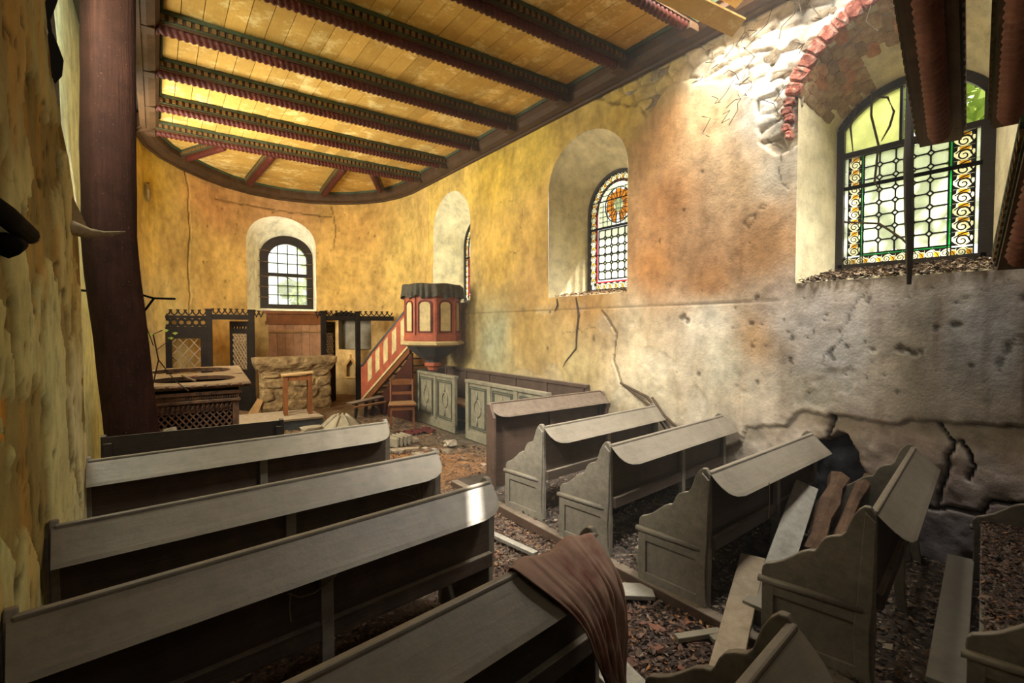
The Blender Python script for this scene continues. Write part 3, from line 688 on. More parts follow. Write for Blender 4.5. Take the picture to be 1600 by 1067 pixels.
# dusty air in the nave
k = N('dusty_air'); k.t.nodes.remove(k.b)
vs_ = k.n('ShaderNodeVolumeScatter', Density=.010, Anisotropy=.2, Color=(1,.97,.9,1)); k.t.links.new(vs_.outputs[0], k.t.nodes['Material Output'].inputs['Volume'])
hz = MB().span((1.9,.7,.02),(4.69,6.5,4.76)).obj('dusty_air', k.m); hz['kind'] = 'stuff'; hz['label'] = 'thin dusty haze hanging in the air of the nave'; hz['category'] = 'haze'

# ------------------------------------------------------------------ windows
def octa(w, h, c): return [(-w/2+c,-h/2),(w/2-c,-h/2),(w/2,-h/2+c),(w/2,h/2-c),(w/2-c,h/2),(-w/2+c,h/2),(-w/2,h/2-c),(-w/2,-h/2+c)]
flat = lambda a, b, t: (a, t*.006, b)
def put(me, name, parent, x, z, y=0, rot=0):
    o = bpy.data.objects.new(name, me); COL.objects.link(o); o.parent = parent; o.location = (x, y, z); o.rotation_euler = (0, rot, 0); return o
def lattice(root, x0, z0, nc, nr, cw, ch, c, mat, dmat, skip=None, w=.012):
    pm = MB().prism(octa(cw-.006, ch-.006, c), flat, 1).mesh('pane', mat)
    dm = MB().prism([(-c+.005,0),(0,-c+.005),(c-.005,0),(0,c-.005)], flat, 1).mesh('diamond_pane', dmat)
    ld = MB()
    for i in range(nc+1):
        for j in range(nr+1):
            x, z = x0+i*cw, z0+j*ch
            if i < nc and j < nr and not (skip and skip(x+cw/2, z+ch/2)): put(pm, 'pane', root, x+cw/2, z+ch/2)
            inn = 0 < i < nc and 0 < j < nr
            if inn and not (skip and skip(x, z)):
                put(dm, 'diamond_pane', root, x, z)
                for a, b in (((-c,0),(0,-c)),((0,-c),(c,0)),((c,0),(0,c)),((0,c),(-c,0))): ld.bar((x+a[0],.003,z+a[1]), (x+b[0],.003,z+b[1]), w, w)
            k = c if inn else 0; k2 = c if (0 < i+1 < nc and 0 < j < nr) else 0; k3 = c if (0 < i < nc and 0 < j+1 < nr) else 0
            if i < nc and not (skip and skip(x+cw/2, z)): ld.bar((x+k,.003,z), (x+cw-k2,.003,z), w, w)
            if j < nr and not (skip and skip(x, z+ch/2)): ld.bar((x,.003,z+k), (x,.003,z+ch-k3), w, w, (1,0,0))
    o = ld.obj('lead_came', M['lead'], root); return o
def spiral(r0, turns=1.4, n=16):
    return [((r0*(1-.8*i/n))*cos(turns*2*pi*i/n), -.004, (r0*(1-.8*i/n))*sin(turns*2*pi*i/n)) for i in range(n+1)]
def border_meshes(w, h):
    b = MB().prism([(-w/2,-h/2),(w/2,-h/2),(w/2,h/2),(-w/2,h/2)], flat, 1).mesh('border_pane', M['g_cream'])
    fr = lambda a, b, t: (a, -.005+t*.003, b)
    s = MB().tube([(x, y, z-.018) for x, y, z in spiral(w*.36)], [w*.055*(1-.4*i/16) for i in range(17)], 5)
    s.tube([(-w*.4,-.004,h*.05),(-w*.1,-.004,h*.30),(w*.3,-.004,h*.46)], w*.04, 5).tube([(w*.42,-.004,-h*.3),(w*.3,-.004,-h*.05),(w*.38,-.004,h*.2)], w*.04, 5)
    for sx in (-1,1):
        s.prism([(sx*w*.5,-h*.5),(sx*w*.5,-h*.1),(sx*w*.36,-h*.3),(sx*w*.12,-h*.5)], fr, 1); s.prism([(sx*w*.5,h*.5),(sx*w*.5,h*.12),(sx*w*.33,h*.22),(sx*w*.30,h*.5)], fr, 1)
    f = MB().prism([(w*.27*cos(t)*(1+.25*cos(3*t))+.0, h*.30+h*.19*sin(t)) for t in [2*pi*i/12 for i in range(12)]], lambda a,b,t: (a, -.006+t*.004, b), 1)
    return b, s.mesh('scroll', M['lead'], True), f.mesh('flower', M['g_gold'])
def border_unit(ms, root, x, z, rot=0):
    o = put(ms[0], 'border_pane', root, x, z, 0, rot)
    put(ms[1], 'scroll', o, 0, 0); put(ms[2], 'flower', o, 0, 0); return o
def arch_frame(pts, t, dpt, y0=0):
    m = MB(); c = len(pts)
    for a, b in zip(pts, pts[1:]+pts[:1]): m.bar((a[0],y0,a[1]), (b[0],y0,b[1]), dpt, t, (0,0,1) if abs(b[0]-a[0]) > abs(b[1]-a[1]) else (1,0,0))
    return m

# window_4: the large right-hand window
w4 = thing('window_4', 'large', 'window', (5.36,1.54,0), -pi/2)
for k_ in ('label','category'): del w4[k_]
struct(w4)
shp = seg_niche(0, .525, 2.35, 3.66, 3.94)
arch_frame(shp, .07, .08).obj('window_frame', M['oak'], w4)
MB().span((-.525,-.03,3.385),(.53,.03,3.435)).obj('transom', M['oak'], w4)
MB().bar((-.52,-.025,3.10),(.52,-.025,3.10),.02,.032).obj('iron_bar', M['black'], w4)
MB().span((.0,-.035,2.36),(.028,.0,3.40)).obj('mullion', M['oak'], w4)
MB().span((-.068,-.02,3.43),(-.046,.02,3.93)).span((.215,-.02,3.43),(.235,.02,3.9)).obj('glazing_bar', M['oak'], w4)
MB().span((.47,-.03,2.36),(.525,.02,3.39)).obj('window_stile', M['oak'], w4)
arch_pts = [p for p in seg_niche(0, .50, 3.44, 3.64, 3.925) if p[0] <= -.07]+[(-.07,3.9),(-.07,3.44)]
MB().prism([p for p in seg_niche(0,.50,3.44,3.64,3.92,20)[0:1]]+[p for p in seg_niche(0,.50,3.44,3.64,3.92,20)[2:12] if p[0] < -.075]+[(-.07,3.905),(-.07,3.44)], flat, 1).obj('pane', M['g_yellow'], w4)
lattice(w4, -.335, 2.475, 5, 8, .122, .1135, .024, M['g_pale'], M['g_white'])
gs = [MB().prism([(-.35,2.455+i*.116),(-.338,2.455+i*.116),(-.338,2.568+i*.116),(-.35,2.568+i*.116)], flat, 1) for i in range(8)]
for g in gs: g.obj('green_pane', M['g_green'], w4)
for i in range(8):
    MB().prism([(.278,2.455+i*.116),(.296,2.455+i*.116),(.296,2.568+i*.116),(.278,2.568+i*.116)], flat, 1).obj('green_pane', M['g_green'], w4)
for i in range(6):
    MB().prism([(-.336+i*.103,2.455),(-.336+i*.103+.1,2.455),(-.336+i*.103+.1,2.472),(-.336+i*.103,2.472)], flat, 1).obj('green_pane', M['g_green'], w4)
bmL = border_meshes(.10,.113); bmR = border_meshes(.135,.113); bmB = border_meshes(.08,.10)
for i in range(8):
    border_unit(bmL, w4, -.405, 2.52+i*.115); border_unit(bmR, w4, .368, 2.52+i*.115)
    MB().prism([(-.495,2.465+i*.115),(-.46,2.465+i*.115),(-.46,2.575+i*.115),(-.495,2.575+i*.115)], flat, 1).obj('pane', M['g_white'], w4)
    MB().prism([(.442,2.465+i*.115),(.468,2.465+i*.115),(.468,2.575+i*.115),(.442,2.575+i*.115)], flat, 1).obj('pane', M['g_white'], w4)
for i in range(9): border_unit(bmB, w4, -.44+i*.103, 2.41, R(90))
ld = MB()
for x in (-.458,-.352,-.336,.276,.298,.439,.47): ld.bar((x,-.001,2.36),(x,-.001,3.39),.008,.008,(1,0,0))
for z in (2.455,2.474): ld.bar((-.35,-.001,z),(.30,-.001,z),.008,.008)
ld.obj('lead_came', M['lead'], w4)

# windows 2 and 3: round-headed stained glass
def lancet(name, loc):
    w = thing(name, 'x', 'x', loc, -pi/2)
    for k_ in ('label','category'): del w[k_]
    struct(w)
    shp = niche(0, .565, 2.33, 3.45, 4.0); arch_frame(shp, .04, .06).obj('window_frame', M['oak'], w)
    lattice(w, -.375, 2.49, 6, 6, .125, .12, .028, M['g_white'], M['g_pale'], None, .017)
    for z, t in ((3.235,.03),(2.85,.012),(3.62,.012)): MB().bar((-.55,-.02,z),(.55,-.02,z),.02,t).obj('iron_bar', M['black'], w)
    # rosette: amber rays round a pale centre
    zc_ = 3.53; r1, r2 = .09, .245
    for i in range(18):
        a = 2*pi*i/18; b = a+2*pi/18*.9
        if i == 13: continue
        rr2 = r2*(.86+.14*((i*7)%5)/4)
        MB().prism([(r1*cos(a),r1*sin(a)),(rr2*cos(a),rr2*sin(a)),(rr2*cos(b),rr2*sin(b)),(r1*cos(b),r1*sin(b))], flat, 1).obj('ray_pane', M['g_amber'], w).location = (0,0,zc_)
    MB().prism([(-.15,.05),(-.06,.02),(-.03,-.08),(0,-.11),(.03,-.08),(.06,.02),(.15,.06),(.08,.08),(.03,.06),(0,.1),(-.03,.06),(-.08,.08)], lambda a,b,t:(a,-.008+t*.005,zc_+b), 1).obj('centre_pane', M['g_white'], w)
    MB().prism([(r1*1.02*cos(2*pi*i/20), r1*1.02*sin(2*pi*i/20)) for i in range(20)], lambda a,b,t:(a,t*.004,zc_+b), 1).obj('centre_pane', M['g_pale'], w)
    # milky panes around the rosette
    ld = MB()
    for i in range(18):
        a = 2*pi*i/18-.02; ld.bar((r1*cos(a),-.002,zc_+r1*sin(a)),(r2*cos(a),-.002,zc_+r2*sin(a)),.008,.008,(0,1,0))
    for i in range(-4,5): ld.bar((i*.085+.042,.003,3.25),(i*.085+.042,.003,3.78 if abs(i) < 3 else 3.6),.008,.008,(1,0,0))
    for j in range(8): ld.bar((-.37,.003,3.252+j*.075),(.37,.003,3.252+j*.075),.008,.008)
    ld.obj('lead_came', M['lead'], w)
    for i in range(-4,5):
        for j in range(10):
            x, z = i*.085, 3.29+j*.075
            if math.hypot(x, z-zc_) < .265: continue
            if z > 3.45 and (x/.38)**2+((z-3.45)/.42)**2 > 1: continue
            if abs(x) > .37: continue
            MB().prism([(x-.04,z-.035),(x+.04,z-.035),(x+.04,z+.035),(x-.04,z+.035)], flat, 1).obj('pane', M['g_white'], w)
    MB().prism(niche(0,.40,3.25,3.45,3.86)[:-1], lambda a,b,t:(a,.012+t*.004,b), 1).obj('backing_pane', M['g_clear'], w)
    # red line and scroll border
    inner = niche(0, .40, 2.46, 3.45, 3.86); inner2 = niche(0, .425, 2.44, 3.45, 3.885); m = MB()
    ip = inner[:-1]; ip2 = inner2[:-1]
    for a, b, c, d in zip(ip, ip[1:]+ip[:1], ip2[1:]+ip2[:1], ip2):
        MB().prism([a,b,c,d], flat, 1).obj('red_pane', M['g_red'], w)
    bm_ = border_meshes(.115,.115)
    for i in range(9):
        for s in (-1,1): border_unit(bm_, w, s*.485, 2.46+i*.118)
    for i in range(8): border_unit(bm_, w, -.41+i*.117, 2.385, R(90))
    for i in range(13):
        t = pi*(i+.5)/13; border_unit(bm_, w, .485*cos(t), 3.45+.465*sin(t), -t)
    ld = MB()
    for x in (-.543,-.425,.425,.543): ld.bar((x,-.001,2.33),(x,-.001,3.45),.012,.012,(1,0,0))
    for i in range(24):
        a, b = pi*i/24, pi*(i+1)/24
        for rx, rz in ((.40,.41),(.425,.435),(.545,.53)): ld.bar((rx*cos(a),-.001,3.45+rz*sin(a)),(rx*cos(b),-.001,3.45+rz*sin(b)),.012,.012)
        a, b = 2*pi*i/24, 2*pi*(i+1)/24
        ld.bar((.25*cos(a),-.001,zc_+.25*sin(a)),(.25*cos(b),-.001,zc_+.25*sin(b)),.012,.012)
    ld.obj('lead_came', M['lead'], w); return w
lancet('window_3', (5.36,4.89,0)); lancet('window_2', (5.36,8.62,0))

# window_1: plain wooden window in the apse
w1 = thing('window_1', 'x', 'x', (2.64,13.2,0), 0)
for k_ in ('label','category'): del w1[k_]
struct(w1)
o = niche(0,.61,2.2,3.5,4.02); i_ = niche(.01,.44,2.34,3.42,3.82); m = MB()
for a, b in zip(range(len(o)-1), range(1, len(o))):
    q = [o[a],o[b],i_[b],i_[a]]; m.prism(q, lambda x,z,t:(x,-.04+t*.08,z), 1)
m.prism([o[-1],o[0],i_[0],i_[-1]], lambda x,z,t:(x,-.04+t*.08,z), 1)
m.obj('window_frame', M['oak'], w1)
MB().span((-.44,-.05,3.02),(.46,.04,3.10)).obj('transom', M['oak'], w1)
m = MB()
for x in (-.215,.01,.235): m.span((x-.008,-.02,2.3),(x+.008,.02,3.8))
for z in (2.57,2.80,3.34,3.58): m.span((-.44,-.02,z-.008),(.46,.02,z+.008))
m.obj('glazing_bar', M['lead'], w1)
for i in range(4):
    for (z0,z1) in ((2.34,2.565),(2.575,2.795),(2.805,3.02),(3.1,3.335),(3.345,3.575),(3.585,3.80)):
        x0 = -.44+i*.225
        if z1 > 3.7 and i in (0,3): z1 = 3.70
        MB().span((x0+.012,0,z0),(x0+.213,.005,z1)).obj('pane', M['g_clear'], w1)
m = MB()
for z in (2.5,2.75,3.0,3.35,3.62):
    for s in (-1,1): m.bar((s*.42,-.06,z),(s*.66,-.10,z+.01),.012,.018)
m.obj('iron_stay', M['iron'], w1)

# ------------------------------------------------------------------ trees outside
def tree(label, x, y, h, blobs, seed, n=2600, leaf=.11):
    t = thing('leafy_tree', label, 'tree', (x, y, -.3), 0, None)
    rr = random.Random(seed)
    tk = MB().tube([(0,0,0),(.1,.05,h*.4),(-.05,.1,h*.75),(.1,0,h)], [.16,.12,.08,.03], 8)
    for i in range(7):
        a = rr.uniform(0,2*pi); z = h*rr.uniform(.3,.8); tk.tube([(0,0,z),(cos(a)*.7,sin(a)*.7,z+.5),(cos(a)*1.3,sin(a)*1.3,z+.8)], [.05,.035,.012], 5)
    tk.obj('trunk', M['twig'], t)
    vs, fs = [], []
    for i in range(n):
        c, r = blobs[rr.randrange(len(blobs))]
        d = V((rr.gauss(0,1),rr.gauss(0,1),rr.gauss(0,1))).normalized()*r*rr.uniform(.3,1)**.5
        p = V(c)+d; a = V((rr.gauss(0,1),rr.gauss(0,1),rr.gauss(0,.6))).normalized(); b = a.cross(V((rr.gauss(0,1),rr.gauss(0,1),rr.gauss(0,1)))).normalized()
        s = leaf*rr.uniform(.6,1.3); k_ = len(vs)
        vs += [p-a*s, p+b*s*.45, p+a*s, p-b*s*.45]; fs.append((k_,k_+1,k_+2,k_+3))
    MB().add(vs, fs).obj('foliage', M['foliage'], t, kind='stuff')
    return t
tree('bright green leafy tree outside the large right window', 8.6, 1.2, 5.2, [((0,-1.0,4.4),1.0),((-.6,.9,4.6),.7),((-.8,.9,2.6),.35),((-.7,-.3,2.5),.3),((-.6,.2,6.4),1.5),((-.5,1.2,6.0),1.1)], 1, 5000)  # highest crown blobs added out of view to shade the window from the sun
tree('green tree outside the apse window at its left', 1.5, 17.4, 5, [((.2,0,4.6),.8),((.1,-.4,3.4),.6),((.6,0,2.7),.5),((.75,.2,3.6),.35)], 2, 2200, .10)
tree('green tree outside the apse window at its right', 4.4, 17.2, 5, [((0,0,4.4),.7),((-.3,-.4,3.0),.7),((-.4,0,2.4),.6),((-.9,.1,3.3),.3)], 3, 2200, .10)
tree('green tree standing outside the middle stained glass window', 9.6, 7.0, 5, [((0,0,4.6),.8),((-.3,-.4,3.2),.6)], 4, 500)

# ------------------------------------------------------------------ pews
PROF = [(.0,.86),(.005,.895),(.025,.925),(.05,.925),(.075,.90),(.098,.86),(.115,.81),(.126,.775),(.145,.752),(.168,.745),(.185,.738),(.212,.722),(.232,.695),(.245,.662),(.258,.640),(.286,.634),(.32,.615),(.36,.580),(.41,.538),(.455,.513),(.49,.498),(.508,.478),(.512,.44)]
def pew(label, A, B, z0=0., rest=True, mat='pew', back='pew_dark', h=.9, solid=False, foot=True, mids=(.5,), group='church pews', ends=(True,True), name='pew', sq=False, seat=True):
    A, B = V((*A,0)), V((*B,0)); L = (B-A).length; rz = atan2(B.y-A.y, B.x-A.x)
    t = thing(name, label, 'pew', A, rz, group); m = M[mat]; bm_ = M[back]; k = h/.9
    for e, (x0, s) in enumerate(((0,-1),(L,1))):
        if not ends[e]: continue
        x0 = x0-s*.02
        if solid:
            poly = [(-.02,z0),(-.02,h),(.03,h+.01),(.10,h*.96),(.16,h*.8),(.20,h*.58),(.20,h*.5),(.20,z0)] if not rest else [(-.10,z0),(-.10,h-.14),(-.02,h),(.04,h),(.04,z0)]
        else:
            poly = [(.0,z0),(-.004,.3)]+[(y, z*k) for y, z in PROF]+[(.505,.40),(.505,z0)]
        ep = MB().prism(poly, lambda a,b,q:(x0-.018+.036*q+(.01*s), a, b), 1).obj('end_panel', m, t, bevel=.006)
        if not solid:
            xo = x0+s*.028
            MB().tube([(xo+s*.004,.05,.416),(xo+s*.004,.525,.410)], .020, 8).obj('roll_moulding', m, ep, True)
            MB().span((xo,.445,z0),(xo+s*.014,.505,.40)).obj('stile', m, ep, bevel=.004)
            st = [(.0,z0),(.012,.12),(.018,.3),(.006,.46),(.004,.62),(.0,.86),(.045,.90),(.062,.62),(.07,.46),(.085,.3),(.075,.12),(.062,z0)]
            MB().prism([(y,z*k if z > z0 else z) for y,z in st], lambda a,b,q:(xo+s*.016*q, a, b), 1).obj('stile', m, ep, bevel=.004)
            MB().span((xo,.06,z0),(xo+s*.014,.46,z0+.07)).obj('rail', m, ep, bevel=.004); MB().span((xo,.06,.34),(xo+s*.012,.46,.395)).obj('rail', m, ep, bevel=.004)
    MB().span((.02,0,z0 if solid else .46),(L-.02,.02,h-.01)).obj('backboard', bm_, t)
    if not solid:
        MB().span((.02,-.03,.425),(L-.02,.018,.505)).obj('lower_rail', bm_, t, bevel=.005)
        
        if seat: MB().span((.0,.0,.43),(L,.47,.455)).obj('seat', m, t, bevel=.006)
    for f in ((.035/L,)+tuple(mids)+(1-.035/L,) if solid else tuple(mids)+((1-.035/L,) if not sq else ())):
        x = L*f
        MB().prism([(-.028,h-.06),(.0,h-.06),(.0,.42),(.02,.2),(.0,z0),(-.05,z0),(-.03,.2),(-.034,.42)], lambda a,b,q:(x-.028+.056*q, a, b), 1).obj('muntin', m if not solid else bm_, t, bevel=.004)
    if rest:
        w = .185; cu = [(.006,.0),(.004,.03),(.012,.07),(.035,.115),(.075,.155),(.125,.178),(.17,w)]
        poly = [(a,b) for a,b in cu]+[(L-a,b) for a,b in reversed(cu)]
        c_, s_ = cos(R(43)), sin(R(43)); zt = h+.004
        def fn(a, b, q):
            n = .024; cv = -.020*sin(pi*min(1,b/w)); oy = .012-b*c_; oz = zt-b*s_
            return (a, oy-(1-q)*n*s_*0+(cv-(0 if q else n))*-s_*-1, oz+(cv-(0 if q else n))*c_)
        # board across the slope, slightly dished, cut to an ogee at both ends
        nb = 8; vs = []; fs = []
        bs = [w*i/nb for i in range(nb+1)]
        xl = [float(np.interp(b, [q[1] for q in cu], [q[0] for q in cu])) for b in bs]
        for q in (1, 0):
            for b, x in zip(bs, xl):
                for u in (0,.25,.5,.75,1):
                    xa = .0 if sq else x; xb = x if sq else .0
                    vs.append(fn(xa+(L-xb-xa)*u, b, q))
        n5 = 5*(nb+1)
        for i in range(nb):
            for j in range(4):
                a = i*5+j; fs += [(a,a+1,a+6,a+5),(n5+a,n5+a+5,n5+a+6,n5+a+1)]
        for i in range(nb):
            for j in (0,4): a = i*5+j; fs.append((a,a+5,n5+a+5,n5+a))
        for j in range(4):
            fs.append((j,n5+j,n5+j+1,j+1)); a = nb*5+j; fs.append((a,a+1,n5+a+1,n5+a))
        MB().add(vs, fs).obj('book_rest', m, t, bevel=.004)
        MB().span((.01,-.002,h-.03),(L-.01,.03,h+.008)).obj('top_rail', m, t, bevel=.008)
    if foot and not solid:
        MB().span((.03,-.33,z0+.10),(L-.05,-.19,z0+.13)).obj('foot_board', m, t, bevel=.005)
        for x in (.06, L*.5, L-.1): MB().span((x-.02,-.32,z0),(x+.02,-.2,z0+.10)).obj('foot_block', m, t)
    return t
PZ = .055
pew('grey pew nearest the viewer, only its scalloped aisle end showing at the bottom', (-.45,.42), (1.56,.69), foot=False, sq=True)
pew('grey pew in the left foreground with the pink cloth hung over its aisle end', (-.45,1.19), (1.545,1.51), foot=False, sq=True)
pew('long grey left pew with a bright sunlit patch on its aisle corner', (-.39,2.106), (1.56,2.378), foot=False, sq=True, mids=(.5,))
pew('long grey left pew directly behind the sunlit one, wall end against peeling plaster', (-.40,2.976), (1.62,3.17), foot=False, sq=True)
pew('long grey left pew third from the cloth, its wall end beside the leaning column', (-.40,4.31), (1.75,4.45), foot=False, sq=True)
pew('low dark brown bench on the left in front of the iron stove', (-.38,5.23), (.98,5.19), rest=False, mat='oak', back='oak', solid=True, mids=(), h=.9)
pew('dark brown right pew with solid plain end, nearest the green stall panels', (2.88,4.45), (4.66,4.52), z0=PZ, mat='pew_brown', back='pew_brown', h=.97, solid=True, foot=False, mids=(.5,))
pew('grey scalloped right pew next after the dark brown one, touching the wall', (2.79,3.405), (4.60,3.605), z0=PZ)
pew('grey scalloped right pew in the middle of the row, twigs leaning beyond it', (2.765,2.58), (4.63,2.80), z0=PZ, mids=(.55,))
pew('grey scalloped right pew beside the leaning plank, far end by the wall hollow', (2.74,1.74), (4.46,1.885), z0=PZ, mids=(.55,))
pew('dark grey tilted right pew in front of the rotten timbers, both scalloped ends visible', (2.80,.895), (4.57,1.225), z0=PZ, seat=False)
pew('shadowed right pew at the lower right corner with litter on its seat', (2.88,.06), (4.66,.40), z0=PZ)
# low platform under the right pews
pl = thing('pew_platform', 'low wooden platform with a long kerb board under the right-hand pews', 'platform', (0,0,0))
rr = random.Random(31)
for i in range(13):
    x = 2.75+i*.15
    MB().span((x+.003,-.9,.018),(x+.147,4.95,PZ-rr.uniform(0,.006))).obj('floor_board', M['plank_dirty'], pl)
MB().span((2.66,-.9,-.02),(2.745,4.9,PZ+.012)).obj('kerb_board', M['pew_brown'], pl, bevel=.008)

# ------------------------------------------------------------------ pink cloth over the foreground pew
def cloth():
    A, B = V((-.45,1.19,0)), V((1.545,1.51,0)); d = (B-A).normalized(); nY = V((-d.y, d.x, 0)); L = (B-A).length
    # section of the drape in (y,z): front side, over the top rail, down the book rest, then free fall
    path = [(.06,.74),(.055,.84),(.045,.915),(.02,.93),(-.02,.905),(-.075,.862),(-.125,.815),(-.150,.765),(-.157,.68),(-.16,.58),(-.155,.48),(-.15,.38),(-.15,.30)]
    ns, nt = 60, len(path); vs = []
    rr = random.Random(4)
    for j, (py, pz) in enumerate(path):
        t = j/(nt-1)
        for i in range(ns+1):
            s = i/ns
            x0, x1 = L-.52+.33*max(0,t-.3)/.7, L-.055-.03*t
            hang = max(0, t-.45)/.55
            x = x0+(x1-x0)*s
            s_ = s+.09*sin(8.3*s+2.2*t+1)+.05*sin(21*s+6*t); zz0 = 0
            f = sin(s_*23+3*sin(s*7)+t*2)*(.010+.050*hang)+sin(s_*47+4*sin(t*5)+t*3)*(.004+.014*hang)+.006*sin(t*31+s*40)
            zz = pz+.0+(.14*(1-s)**1.6+.02*sin(s*19)+.012*sin(s*43))*hang*hang
            if j < 3: zz += .03*sin(s*11)
            p = A+d*x+nY*(py-abs(f)*.9-.004)+V((0,0,zz)); vs.append(p)
    fs = [(j*(ns+1)+i, j*(ns+1)+i+1, (j+1)*(ns+1)+i+1, (j+1)*(ns+1)+i) for j in range(nt-1) for i in range(ns)]
    o = MB().add(vs, fs).obj('cloth', M['cloth'], None, True)
    sb = o.modifiers.new('subdiv','SUBSURF'); sb.levels = 1; sb.render_levels = 1
    so = o.modifiers.new('solid','SOLIDIFY'); so.thickness = .005; so.offset = 1
    return tag(o, 'crumpled pink-brown cloth draped over the aisle end of the foreground pew', 'cloth')
cloth()

# ------------------------------------------------------------------ leaning column
def column():
    sec = [(0,-.14,.185),(.5,-.175,.18),(1.0,-.205,.175),(1.6,-.25,.173),(2.2,-.30,.172),(2.6,-.325,.172),(3.4,-.315,.171),(4.2,-.30,.17),(4.8,-.29,.17)]
    zs = np.linspace(0, 4.79, 60); n = 16; vs = []
    for z in zs:
        cx = float(np.interp(z,[s[0] for s in sec],[s[1] for s in sec])); r = float(np.interp(z,[s[0] for s in sec],[s[2] for s in sec]))
        for k in range(n):
            t = 2*pi*k/n+R(24); q = 1/max(abs(cos(t-R(24))),abs(sin(t-R(24))))**.62
            rr_ = r*q*(1+.05*float(fbm(np.array([k*.9]),np.array([z*2.0]),3,101)[0])+(.035 if k%5==2 else -.01 if k%3==0 else 0))
            if z < .4: rr_ *= 1+.12*(1-z/.4)
            vs.append((cx+rr_*cos(t), 5.58+rr_*sin(t), z))
    m = len(zs)
    fs = [(i*n+k, i*n+(k+1)%n, (i+1)*n+(k+1)%n, (i+1)*n+k) for i in range(m-1) for k in range(n)]+[tuple(range(n-1,-1,-1)), tuple((m-1)*n+k for k in range(n))]
    o = MB().add(vs, fs).obj('column', M['column'], None, True)
    return tag(o, 'massive red-brown wooden column with bent lower half beside the left wall', 'column')
column()

